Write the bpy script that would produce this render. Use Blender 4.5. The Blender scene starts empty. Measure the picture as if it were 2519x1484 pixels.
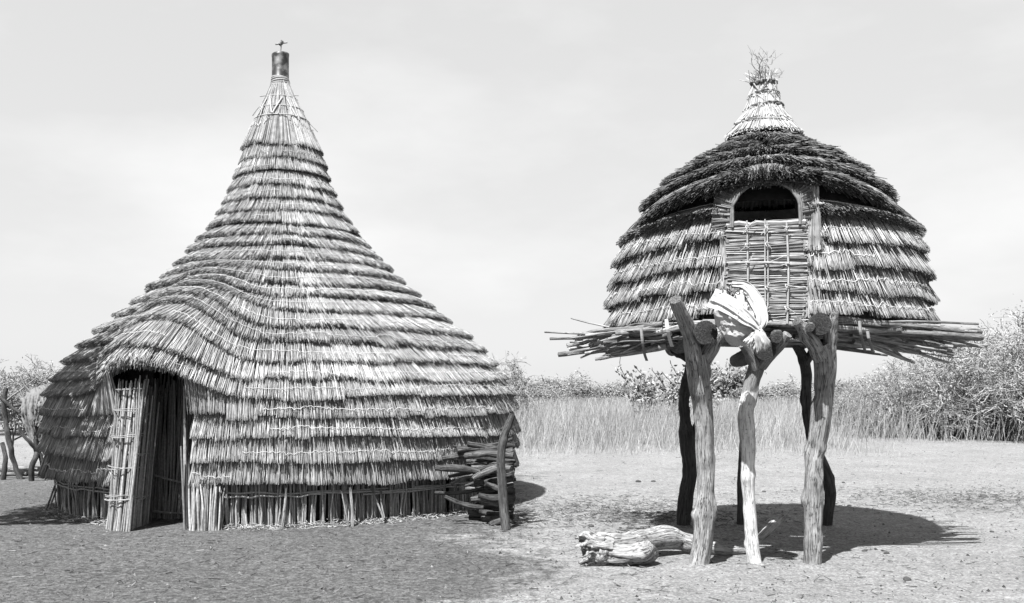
import bpy, math, random
import numpy as np
from mathutils import Vector, Matrix

rng = np.random.default_rng(7)
random.seed(7)
R_ = math.radians
sc = bpy.context.scene

# ------------------------------------------------------------------ camera
F, CXP, HOR, CAMH = 2300.0, 1260.0, 965.0, 1.4      # focal length / horizon in units of a 2519 wide picture
cam_d = bpy.data.cameras.new('camera')
cam = bpy.data.objects.new('camera', cam_d)
sc.collection.objects.link(cam)
cam.location = (0, 0, CAMH)
cam.rotation_euler = (R_(90), 0, 0)
cam_d.sensor_width = 36.0
cam_d.lens = F / 2519.0 * 36.0
cam_d.shift_y = (HOR - 742.0) / 2519.0
cam_d.clip_end = 3000
sc.camera = cam

# ------------------------------------------------------------------ light
SUN_AZ, SUN_EL = 26.0, 55.0          # the sun stands behind the camera, to its left
world = bpy.data.worlds.new('World'); sc.world = world; world.use_nodes = True
nt = world.node_tree; nt.nodes.clear()
wo = nt.nodes.new('ShaderNodeOutputWorld'); bg = nt.nodes.new('ShaderNodeBackground')
sky = nt.nodes.new('ShaderNodeTexSky'); sky.sky_type = 'NISHITA'; sky.sun_disc = False
sky.sun_elevation = R_(SUN_EL); sky.sun_rotation = R_(180 + SUN_AZ)
sky.air_density = 1.0; sky.dust_density = 1.2; sky.ozone_density = 1.0
bw = nt.nodes.new('ShaderNodeRGBToBW')
tc = nt.nodes.new('ShaderNodeTexCoord')
mp = nt.nodes.new('ShaderNodeMapping'); mp.inputs['Scale'].default_value = (1.0, 1.0, 2.6)
cl = nt.nodes.new('ShaderNodeTexNoise'); cl.inputs['Scale'].default_value = 1.9
cl.inputs['Detail'].default_value = 6; cl.inputs['Roughness'].default_value = 0.55
cr = nt.nodes.new('ShaderNodeMapRange')
cr.inputs['From Min'].default_value = 0.48; cr.inputs['From Max'].default_value = 0.72
cr.inputs['To Min'].default_value = 0.0; cr.inputs['To Max'].default_value = 0.85
pw = nt.nodes.new('ShaderNodeMath'); pw.operation = 'POWER'; pw.inputs[1].default_value = 0.15
ml = nt.nodes.new('ShaderNodeMath'); ml.operation = 'MULTIPLY'; ml.inputs[1].default_value = 3.8
ad = nt.nodes.new('ShaderNodeMath'); ad.operation = 'ADD'
L = nt.links.new
L(tc.outputs['Generated'], mp.inputs['Vector']); L(mp.outputs['Vector'], cl.inputs['Vector'])
L(cl.outputs['Fac'], cr.inputs['Value'])
L(sky.outputs['Color'], bw.inputs['Color']); L(bw.outputs['Val'], pw.inputs[0]); L(pw.outputs[0], ml.inputs[0])
L(ml.outputs[0], ad.inputs[0]); L(cr.outputs['Result'], ad.inputs[1])
L(ad.outputs[0], bg.inputs['Color']); bg.inputs['Strength'].default_value = 0.055
L(bg.outputs[0], wo.inputs['Surface'])

sun_d = bpy.data.lights.new('sun', 'SUN'); sun_d.energy = 5.0; sun_d.angle = R_(0.53); sun_d.color = (1.0, 1.0, 1.0)
sun = bpy.data.objects.new('sun', sun_d); sc.collection.objects.link(sun)
sdir = Vector((math.sin(R_(SUN_AZ)) * math.cos(R_(SUN_EL)), math.cos(R_(SUN_AZ)) * math.cos(R_(SUN_EL)), -math.sin(R_(SUN_EL))))
sun.rotation_euler = sdir.to_track_quat('-Z', 'Y').to_euler(); sun.location = (-10, -10, 20)

sc.view_settings.view_transform = 'Standard'; sc.view_settings.look = 'None'
sc.view_settings.gamma = 1.0; sc.view_settings.use_curve_mapping = False
sc.view_settings.exposure = 1.7
sc.render.engine = 'CYCLES'
sc.cycles.max_bounces = 5; sc.cycles.diffuse_bounces = 2; sc.cycles.glossy_bounces = 2

# ------------------------------------------------------------------ helpers
def at(x, y, d):
    """picture point (2519 wide) at depth d -> world"""
    return np.array([(x - CXP) / F * d, d, CAMH + (HOR - y) / F * d])

def px(p, d):
    return p / F * d

class MB:
    """collects geometry for ONE mesh object"""
    def __init__(s):
        s.V = []; s.F = []; s.T = []; s.W = []; s.n = 0
    def add(s, v, faces, tone=None, wc=None):
        v = np.asarray(v, float).reshape(-1, 3)
        n = len(v)
        s.V.append(v)
        for f in faces:
            f = np.asarray(f, int)
            if len(f): s.F.append(f + s.n)
        if tone is None: tone = 1.0
        tone = np.asarray(tone, float)
        if tone.size == n: tone = tone.ravel()
        s.T.append(np.broadcast_to(np.asarray(tone, float), (n,)).copy())
        s.W.append(v * 1.0 if wc is None else np.asarray(wc, float).reshape(-1, 3))
        s.n += n
    def straws(s, P0, P1, r0, r1, tone0, tone1, sides=3, bend=None, cap=False):
        """many thin straight (or once bent) stems, vectorised"""
        P0 = np.asarray(P0, float); P1 = np.asarray(P1, float); n = len(P0)
        if n == 0: return
        r0 = np.broadcast_to(np.asarray(r0, float), (n,)); r1 = np.broadcast_to(np.asarray(r1, float), (n,))
        t0 = np.broadcast_to(np.asarray(tone0, float), (n,)); t1 = np.broadcast_to(np.asarray(tone1, float), (n,))
        d = P1 - P0; ln = np.linalg.norm(d, axis=1, keepdims=True) + 1e-9; d = d / ln
        ref = np.where(np.abs(d[:, 2:3]) > 0.9, np.array([[1.0, 0.13, 0]]), np.array([[0.0, 0.1, 1.0]]))
        a = np.cross(d, ref); a /= np.linalg.norm(a, axis=1, keepdims=True) + 1e-9
        b = np.cross(d, a)
        ph = rng.uniform(0, 6.283, n)
        pts = [P0, P1]; rr = [r0, r1]; tt = [t0, t1]
        if bend is not None:
            pm = (P0 + P1) * 0.5 + bend
            pts = [P0, pm, P1]; rr = [r0, (r0 + r1) / 2, r1]; tt = [t0, (t0 + t1) / 2, t1]
        m = len(pts)
        V = np.zeros((n, m, sides, 3)); T = np.zeros((n, m, sides))
        for k in range(sides):
            an = ph + 2 * math.pi * k / sides
            o = np.cos(an)[:, None] * a + np.sin(an)[:, None] * b
            for j in range(m):
                V[:, j, k] = pts[j] + o * rr[j][:, None]; T[:, j, k] = tt[j]
        base = (np.arange(n) * m * sides)[:, None]
        fs = []
        for j in range(m - 1):
            for k in range(sides):
                k2 = (k + 1) % sides
                fs.append(base + np.array([[j * sides + k, j * sides + k2, (j + 1) * sides + k2, (j + 1) * sides + k]]))
        faces = [np.concatenate(fs)]
        if cap and sides == 3:
            faces.append(base + np.array([[2, 1, 0]]))
            faces.append(base + np.array([[(m - 1) * 3, (m - 1) * 3 + 1, (m - 1) * 3 + 2]]))
        s.add(V, faces, T.ravel())
    def build(s, name, material, parent=None, smooth=False):
        V = np.concatenate(s.V) if s.V else np.zeros((0, 3))
        me = bpy.data.meshes.new(name)
        me.vertices.add(len(V)); me.vertices.foreach_set('co', V.astype(np.float32).ravel())
        idx = np.concatenate([f.ravel() for f in s.F]); tot = np.concatenate([np.full(len(f), f.shape[1]) for f in s.F])
        start = np.concatenate([[0], np.cumsum(tot)[:-1]])
        me.loops.add(len(idx)); me.loops.foreach_set('vertex_index', idx.astype(np.int32))
        me.polygons.add(len(tot)); me.polygons.foreach_set('loop_start', start.astype(np.int32))
        me.polygons.foreach_set('use_smooth', np.full(len(tot), smooth))
        me.update(calc_edges=True)
        a = me.attributes.new('tone', 'FLOAT', 'POINT'); a.data.foreach_set('value', np.concatenate(s.T).astype(np.float32))
        w = me.attributes.new('wc', 'FLOAT_VECTOR', 'POINT'); w.data.foreach_set('vector', np.concatenate(s.W).astype(np.float32).ravel())
        if material: me.materials.append(material)
        return link(name, me, parent)

def link(name, me, parent=None):
    o = bpy.data.objects.new(name, me); sc.collection.objects.link(o)
    if parent is not None:
        o.parent = parent
        o.matrix_parent_inverse = Matrix.Translation(-Vector(parent.location)) if parent.parent is None else Matrix.Identity(4)
    return o

def thing(name, loc, label, cat, group=None):
    o = bpy.data.objects.new(name, None); sc.collection.objects.link(o)
    o.location = loc; o.empty_display_size = 0.2
    return tag(o, label, cat, group)

def tag(o, label, cat, group=None):
    o['label'] = label; o['category'] = cat
    if group: o['group'] = group
    return o

def structure(o): o['kind'] = 'structure'; return o
def stuff(o): o['kind'] = 'stuff'; return o

class SN:
    """smooth sum-of-sines noise, about -1..1"""
    def __init__(s, seed, freq=1.0, n=9, oct=3):
        g = np.random.default_rng(seed); s.t = []
        for o in range(oct):
            d = g.normal(size=(n, 3)); d /= np.linalg.norm(d, axis=1, keepdims=True)
            s.t.append((d * freq * 2 ** o * g.uniform(0.6, 1.5, (n, 1)), g.uniform(0, 6.28, n), 0.55 ** o))
    def __call__(s, P):
        P = np.asarray(P, float); out = np.zeros(P.shape[:-1]); tot = 0
        for k, ph, a in s.t:
            out += a * np.sin(P @ k.T + ph).sum(-1) / math.sqrt(len(ph)) * 0.9; tot += a
        return out / tot

def smooth_path(P, Rr, step):
    """Catmull-Rom through the points, resampled"""
    P = np.asarray(P, float); Rr = np.asarray(Rr, float)
    Q = np.vstack([2 * P[0] - P[1], P, 2 * P[-1] - P[-2]]); out = []; ro = []
    for i in range(1, len(Q) - 2):
        m = max(2, int(np.linalg.norm(Q[i + 1] - Q[i]) / step))
        for t in np.linspace(0, 1, m, endpoint=False):
            out.append(0.5 * ((2 * Q[i]) + (-Q[i - 1] + Q[i + 1]) * t + (2 * Q[i - 1] - 5 * Q[i] + 4 * Q[i + 1] - Q[i + 2]) * t * t + (-Q[i - 1] + 3 * Q[i] - 3 * Q[i + 1] + Q[i + 2]) * t ** 3))
            tt = t * t * (3 - 2 * t)
            ro.append(Rr[i - 1] * (1 - tt) + Rr[i] * tt)
    out.append(P[-1]); ro.append(Rr[-1])
    return np.array(out), np.array(ro)

def limb(mb, P, Rr, sides=12, step=0.03, rough=0.12, seed=1, tone=1.0, capdome=0.25, grain=1.0, knots=0, flat=None, fissure=0.0, tone_fn=None, wob=0.0):
    """a knobbly tapered limb swept along a path"""
    P, Rr = smooth_path(P, Rr, step); n = len(P)
    if wob:
        w3 = SN(seed + 9, 9.0); env = np.clip(np.minimum(np.arange(n), n - 1 - np.arange(n)) / 4.0, 0, 1)
        P = P + np.stack([w3(P), w3(P + 5), 0 * Rr], -1) * wob * env[:, None]; Rr = Rr * (1 + .10 * w3(P * .8 + 3))
    T = np.gradient(P, axis=0); T /= np.linalg.norm(T, axis=1, keepdims=True) + 1e-9
    a = np.cross(T[0], [0.31, 0.9, 0.2]); a /= np.linalg.norm(a); A = [a]
    for i in range(1, n):
        a = A[-1] - T[i] * np.dot(A[-1], T[i]); a /= np.linalg.norm(a) + 1e-9; A.append(a)
    A = np.array(A); B = np.cross(T, A)
    s = np.concatenate([[0], np.cumsum(np.linalg.norm(np.diff(P, axis=0), axis=1))])
    th = np.linspace(0, 2 * math.pi, sides, endpoint=False)
    g = np.random.default_rng(seed)
    n1 = SN(seed, 1.0); n2 = SN(seed + 50, 1.0)
    C = np.cos(th)[None, :]; S = np.sin(th)[None, :]
    rm = Rr[:, None]
    q = np.stack([C * np.ones((n, 1)) * 1.3, S * np.ones((n, 1)) * 1.3, s[:, None] / np.maximum(rm, .01) * 0.55 * np.ones((1, sides))], -1)
    q2 = np.stack([C * np.ones((n, 1)) * 4.0, S * np.ones((n, 1)) * 4.0, s[:, None] / np.maximum(rm, .01) * 0.30 * np.ones((1, sides))], -1)
    rad = rm * (1 + rough * n1(q) + rough * 0.5 * n2(q2))
    if fissure: rad = rad * (1 - fissure * np.clip(np.abs(n2(q2 * 1.7)) * -3 + 1, 0, 1))
    for k in range(knots):
        s0 = g.uniform(0.1, 0.9) * s[-1]; t0 = g.uniform(0, 6.28); w = Rr.mean() * g.uniform(.5, .9)
        dth = np.angle(np.exp(1j * (th[None, :] - t0)))
        dist2 = ((s[:, None] - s0) / w) ** 2 + (dth / 0.6) ** 2
        rad = rad + rm * g.choice([-0.25, 0.3, 0.25]) * np.exp(-dist2)
    V = P[:, None, :] + rad[..., None] * (C[..., None] * A[:, None, :] + S[..., None] * B[:, None, :])
    W = np.stack([C * rm * 30 + g.uniform(0, 40), S * rm * 30 + g.uniform(0, 40), np.repeat(s[:, None], sides, 1) * 1.0 * grain], -1)
    tn = np.full((n, sides), float(tone)) * (1 + 0.12 * n1(q + 7))
    if tone_fn is not None: tn = tn * tone_fn(V)
    i = np.arange(n - 1)[:, None] * sides; k = np.arange(sides)[None, :]; k2 = (k + 1) % sides
    quads = np.stack([i + k, i + k2, i + sides + k2, i + sides + k], -1).reshape(-1, 4)
    e0 = P[0] - T[0] * Rr[0] * capdome; e1 = P[-1] + T[-1] * Rr[-1] * capdome
    VV = np.vstack([V.reshape(-1, 3), V[0], V[-1], e0, e1])
    WW = np.vstack([W.reshape(-1, 3), W[0] * 1.0, W[-1] * 1.0, [W[0].mean(0)], [W[-1].mean(0)]])
    tt = np.concatenate([tn.ravel(), np.full(2 * sides, tone * .5), [tone * .35, tone * .35]])
    c0 = n * sides; kk = np.arange(sides); kk2 = (kk + 1) % sides
    t1 = np.stack([c0 + kk2, c0 + kk, np.full(sides, c0 + 2 * sides)], -1)
    t2 = np.stack([c0 + sides + kk, c0 + sides + kk2, np.full(sides, c0 + 2 * sides + 1)], -1)
    mb.add(VV, [quads, t1, t2], tt, WW)

def rope(mb, P, r, sides=5, tone=1.0, closed=False):
    P = np.asarray(P, float); n = len(P)
    T = (np.roll(P, -1, 0) - np.roll(P, 1, 0)) if closed else np.gradient(P, axis=0)
    T /= np.linalg.norm(T, axis=1, keepdims=True) + 1e-9
    a = np.cross(T, np.array([[0.2, 0.1, 1.0]])); a /= np.linalg.norm(a, axis=1, keepdims=True) + 1e-9
    b = np.cross(T, a); th = np.linspace(0, 2 * math.pi, sides, endpoint=False)
    r = np.broadcast_to(np.asarray(r, float), (n,))
    V = P[:, None] + r[:, None, None] * (np.cos(th)[None, :, None] * a[:, None] + np.sin(th)[None, :, None] * b[:, None])
    m = n if closed else n - 1
    i = np.arange(m)[:, None]; j = (i + 1) % n; k = np.arange(sides)[None, :]; k2 = (k + 1) % sides
    q = np.stack([i * sides + k, i * sides + k2, j * sides + k2, j * sides + k], -1).reshape(-1, 4)
    mb.add(V, [q], tone)

# ------------------------------------------------------------------ materials (all neutral: the photograph is black and white)
def newmat(name):
    m = bpy.data.materials.new(name); m.use_nodes = True; t = m.node_tree
    b = t.nodes['Principled BSDF']; b.inputs['Roughness'].default_value = 0.8
    b.inputs['Specular IOR Level'].default_value = 0.25
    return m, t, b

def N(t, kind, **kw):
    n = t.nodes.new(kind)
    for k, v in kw.items(): setattr(n, k, v)
    return n

def tone_mat(name, base, rough=0.75, nscale=30.0, namp=0.35, bump=0.0, spec=0.25, trans=0.0):
    m, t, b = newmat(name)
    at_ = N(t, 'ShaderNodeAttribute', attribute_name='tone')
    no = N(t, 'ShaderNodeTexNoise'); no.inputs['Scale'].default_value = nscale; no.inputs['Detail'].default_value = 3
    co = N(t, 'ShaderNodeTexCoord'); t.links.new(co.outputs['Object'], no.inputs['Vector'])
    mr = N(t, 'ShaderNodeMapRange'); mr.inputs['From Min'].default_value = .25; mr.inputs['From Max'].default_value = .75
    mr.inputs['To Min'].default_value = base * (1 - namp); mr.inputs['To Max'].default_value = base * (1 + namp)
    t.links.new(no.outputs['Fac'], mr.inputs['Value'])
    mu = N(t, 'ShaderNodeMath', operation='MULTIPLY')
    t.links.new(mr.outputs['Result'], mu.inputs[0]); t.links.new(at_.outputs['Fac'], mu.inputs[1])
    t.links.new(mu.outputs[0], b.inputs['Base Color'])
    b.inputs['Roughness'].default_value = rough; b.inputs['Specular IOR Level'].default_value = spec
    if bump:
        bp = N(t, 'ShaderNodeBump'); bp.inputs['Strength'].default_value = bump; bp.inputs['Distance'].default_value = 0.01
        t.links.new(no.outputs['Fac'], bp.inputs['Height']); t.links.new(bp.outputs['Normal'], b.inputs['Normal'])
    if trans:
        b.inputs['Transmission Weight'].default_value = 0
        b.inputs['Subsurface Weight'].default_value = 0
    return m

def wood_mat(name, dark, light, crack=0.65, bump=0.9):
    m, t, b = newmat(name)
    a = N(t, 'ShaderNodeAttribute', attribute_name='wc'); tn = N(t, 'ShaderNodeAttribute', attribute_name='tone')
    n1 = N(t, 'ShaderNodeTexNoise'); n1.inputs['Scale'].default_value = 1.6; n1.inputs['Detail'].default_value = 8; n1.inputs['Roughness'].default_value = .65
    n2 = N(t, 'ShaderNodeTexNoise'); n2.inputs['Scale'].default_value = 5.0; n2.inputs['Detail'].default_value = 4; n2.inputs['Roughness'].default_value = .6
    n3 = N(t, 'ShaderNodeTexNoise'); n3.inputs['Scale'].default_value = 8.0; n3.inputs['Detail'].default_value = 6; n3.inputs['Roughness'].default_value = .7
    n4 = N(t, 'ShaderNodeTexNoise'); n4.inputs['Scale'].default_value = 26.0; n4.inputs['Detail'].default_value = 2
    co = N(t, 'ShaderNodeTexCoord')
    for n in (n3, n4): t.links.new(co.outputs['Object'], n.inputs['Vector'])
    n2.inputs['Scale'].default_value = 2.6; n2.inputs['Detail'].default_value = 3
    for n in (n1, n2): t.links.new(a.outputs['Vector'], n.inputs['Vector'])
    r1 = N(t, 'ShaderNodeValToRGB'); e = r1.color_ramp.elements
    e[0].position = .34; e[0].color = (dark,) * 3 + (1,); e[1].position = .56; e[1].color = (light,) * 3 + (1,)
    t.links.new(n1.outputs['Fac'], r1.inputs['Fac'])
    sb_ = N(t, 'ShaderNodeMath', operation='SUBTRACT'); sb_.inputs[1].default_value = .5; ab_ = N(t, 'ShaderNodeMath', operation='ABSOLUTE')
    t.links.new(n2.outputs['Fac'], sb_.inputs[0]); t.links.new(sb_.outputs[0], ab_.inputs[0])
    r2 = N(t, 'ShaderNodeMapRange'); r2.inputs['From Min'].default_value = .006; r2.inputs['From Max'].default_value = .026
    r2.inputs['To Min'].default_value = 1 - crack; r2.inputs['To Max'].default_value = 1.0
    t.links.new(ab_.outputs[0], r2.inputs['Value'])
    r3 = N(t, 'ShaderNodeMapRange'); r3.inputs['From Min'].default_value = .32; r3.inputs['From Max'].default_value = .58
    r3.inputs['To Min'].default_value = .66; r3.inputs['To Max'].default_value = 1.1
    t.links.new(n3.outputs['Fac'], r3.inputs['Value'])
    r4 = N(t, 'ShaderNodeMapRange'); r4.inputs['From Min'].default_value = .66; r4.inputs['From Max'].default_value = .74
    r4.inputs['To Min'].default_value = 1.0; r4.inputs['To Max'].default_value = .35; t.links.new(n4.outputs['Fac'], r4.inputs['Value'])
    m0 = N(t, 'ShaderNodeMath', operation='MULTIPLY'); t.links.new(r2.outputs['Result'], m0.inputs[0]); t.links.new(r4.outputs['Result'], m0.inputs[1])
    m1 = N(t, 'ShaderNodeMath', operation='MULTIPLY'); m2 = N(t, 'ShaderNodeMath', operation='MULTIPLY'); m3 = N(t, 'ShaderNodeMath', operation='MULTIPLY')
    t.links.new(r1.outputs['Color'], m1.inputs[0]); t.links.new(m0.outputs[0], m1.inputs[1])
    t.links.new(m1.outputs[0], m2.inputs[0]); t.links.new(r3.outputs['Result'], m2.inputs[1])
    t.links.new(m2.outputs[0], m3.inputs[0]); t.links.new(tn.outputs['Fac'], m3.inputs[1])
    t.links.new(m3.outputs[0], b.inputs['Base Color'])
    h = N(t, 'ShaderNodeMath', operation='ADD'); t.links.new(n1.outputs['Fac'], h.inputs[0]); t.links.new(r2.outputs['Result'], h.inputs[1])
    bp = N(t, 'ShaderNodeBump'); bp.inputs['Strength'].default_value = bump; bp.inputs['Distance'].default_value = .02
    t.links.new(h.outputs[0], bp.inputs['Height']); t.links.new(bp.outputs['Normal'], b.inputs['Normal'])
    b.inputs['Roughness'].default_value = .85
    return m

M = {}
M['straw'] = tone_mat('thatch_straw', 0.228, nscale=14, namp=.3)
M['gstraw'] = tone_mat('granary_straw', 0.21, nscale=14, namp=.3)
M['reed'] = tone_mat('wall_reed', 0.19, nscale=40, namp=.3)
M['twine'] = tone_mat('pale_twine', 0.30, nscale=60, namp=.25)
M['bleached'] = wood_mat('bleached_wood', .15, .24, crack=.75)
M['pale'] = wood_mat('pale_wood', .24, .34, crack=.7)
M['white'] = wood_mat('peeled_white_wood', .32, .42, crack=.6, bump=.6)
M['bark'] = wood_mat('dark_bark_and_shade', .02, .06, crack=.5)  # bark colour, also standing in for shade on the granary's rear posts
M['stick'] = wood_mat('weathered_stick', .11, .22, crack=.5)
M['firewood'] = wood_mat('firewood', .025, .085, crack=.5)
M['cloth'] = tone_mat('white_cloth', 0.27, nscale=9, namp=.12, bump=.15)
M['greycloth'] = tone_mat('dusty_cloth', 0.11, nscale=9, namp=.2, bump=.15)
M['leaf'] = tone_mat('dry_leaf', 0.14, nscale=3, namp=.3)
M['twig'] = tone_mat('dry_twig', 0.185, nscale=5, namp=.3)
M['grass'] = tone_mat('dry_grass', 0.18, nscale=.7, namp=.25)
M['darkleaf'] = tone_mat('added_tree_leaf', 0.06, nscale=3, namp=.3)
M['clod'] = tone_mat('dark_clod', 0.045, nscale=60, namp=.4, bump=.5)
M['inner'] = tone_mat('near_black_inside', 0.03, nscale=20, namp=.4)  # near-black colour for both inner shells

# metal canister
m, t, b = newmat('worn_sheet_metal')
no = N(t, 'ShaderNodeTexNoise'); no.inputs['Scale'].default_value = 9; no.inputs['Detail'].default_value = 6
rp = N(t, 'ShaderNodeValToRGB'); e = rp.color_ramp.elements
e[0].position = .42; e[0].color = (.03, .03, .03, 1); e[1].position = .68; e[1].color = (.20, .20, .20, 1)
co = N(t, 'ShaderNodeTexCoord'); t.links.new(co.outputs['Object'], no.inputs['Vector'])
t.links.new(no.outputs['Fac'], rp.inputs['Fac']); t.links.new(rp.outputs['Color'], b.inputs['Base Color'])
b.inputs['Metallic'].default_value = .35; b.inputs['Roughness'].default_value = .42
M['metal'] = m

# ground: trodden dark earth of the hut yard, pale sand beyond
m, t, b = newmat('bare_earth')
co = N(t, 'ShaderNodeTexCoord'); sx = N(t, 'ShaderNodeSeparateXYZ'); t.links.new(co.outputs['Object'], sx.inputs[0])
def noise(scale, detail=4, rough=.6):
    n = N(t, 'ShaderNodeTexNoise'); n.inputs['Scale'].default_value = scale; n.inputs['Detail'].default_value = detail
    n.inputs['Roughness'].default_value = rough; t.links.new(co.outputs['Object'], n.inputs['Vector']); return n
def rng_node(src, a0, a1, b0, b1):
    r = N(t, 'ShaderNodeMapRange'); r.inputs['From Min'].default_value = a0; r.inputs['From Max'].default_value = a1
    r.inputs['To Min'].default_value = b0; r.inputs['To Max'].default_value = b1; t.links.new(src, r.inputs['Value']); return r.outputs['Result']
def math_(op, a, b_):
    n = N(t, 'ShaderNodeMath', operation=op)
    for i, v in enumerate((a, b_)):
        if isinstance(v, (int, float)): n.inputs[i].default_value = v
        else: t.links.new(v, n.inputs[i])
    return n.outputs[0]
nb = noise(.75, 6, .65); nm = noise(6, 6, .7); nf = noise(45, 5, .7); nv = noise(150, 3, .7)
edge = math_('ADD', sx.outputs['X'], math_('MULTIPLY', math_('SUBTRACT', nb.outputs['Fac'], .5), 3.4))
edge = math_('ADD', edge, math_('MULTIPLY', math_('SUBTRACT', nm.outputs['Fac'], .5), 1.0))
side = rng_node(edge, -.30, .35, 0.0, 1.0)
far = rng_node(sx.outputs['Y'], 14.0, 19.0, 0.0, 1.0)
sand = math_('MAXIMUM', side, far)
base = rng_node(sand, 0, 1, .084, .180)
f1 = rng_node(nm.outputs['Fac'], .3, .7, .80, 1.16)
nk = noise(17, 6, .75); f5 = rng_node(nk.outputs['Fac'], .40, .60, 0, 1); amp = rng_node(sand, 0, 1, 1.0, .55)
f5 = math_('ADD', 1.0, math_('MULTIPLY', math_('SUBTRACT', f5, .5), math_('MULTIPLY', amp, .80)))
f2 = math_('MULTIPLY', f5, rng_node(nf.outputs['Fac'], .40, .60, .66, 1.34))
f3 = rng_node(nb.outputs['Fac'], .3, .7, .84, 1.12)
f4 = rng_node(nv.outputs['Fac'], .28, .40, .62, 1.0)
col = math_('MULTIPLY', math_('MULTIPLY', base, f1), math_('MULTIPLY', math_('MULTIPLY', f2, f3), f4))
t.links.new(col, b.inputs['Base Color'])
hh = math_('ADD', math_('MULTIPLY', nm.outputs['Fac'], 1.0), math_('ADD', math_('MULTIPLY', nf.outputs['Fac'], .4), math_('MULTIPLY', nk.outputs['Fac'], .7)))
bp = N(t, 'ShaderNodeBump'); bp.inputs['Strength'].default_value = .9; bp.inputs['Distance'].default_value = .045
t.links.new(hh, bp.inputs['Height']); t.links.new(bp.outputs['Normal'], b.inputs['Normal'])
b.inputs['Roughness'].default_value = .95; b.inputs['Specular IOR Level'].default_value = .1
M['ground'] = m

# ------------------------------------------------------------------ ground
GN = SN(3, 1.3, oct=4)
FEET = [at(x, 1390, d)[:2] for x, d in ((1718, 7.58), (1860, 7.6), (1998, 7.58))] + [at(x, 1300, d)[:2] for x, d in ((1682, 9.85), (2032, 9.75), (1822, 9.85))]      # soil heaped at the posts
def gz(x, y):
    x = np.asarray(x, float); y = np.asarray(y, float)
    h = 0.016 * GN(np.stack([x, y, 0 * x], -1)) * np.clip((40 - y) / 25, 0.3, 1)
    for (a, b_) in FEET: h = h + .03 * np.exp(-((x - a) ** 2 + (y - b_) ** 2) / .016)
    return h
xs = np.unique(np.concatenate([np.linspace(-1500, -14, 16), np.linspace(-14, 12, 300), np.linspace(12, 1500, 16)]))
ys = np.unique(np.concatenate([np.linspace(-60, 2, 8), np.linspace(2, 18, 190), np.linspace(18, 60, 60), np.geomspace(60, 2500, 16)]))
X, Y = np.meshgrid(xs, ys); Z = gz(X, Y)
mb = MB(); nx = len(xs); ny = len(ys)
i = np.arange(ny - 1)[:, None] * nx; k = np.arange(nx - 1)[None, :]
mb.add(np.stack([X, Y, Z], -1), [np.stack([i + k, i + k + 1, i + nx + k + 1, i + nx + k], -1).reshape(-1, 4)])
structure(mb.build('ground', M['ground'], None, True))

# ------------------------------------------------------------------ thatch courses
def ringpt(C, th, r, z, lean=None):
    x = C[0] + r * np.sin(th); y = C[1] - r * np.cos(th)
    if lean is not None: x = x + lean(r, z)
    return np.stack([x, y, z + 0 * x], -1)

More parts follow.
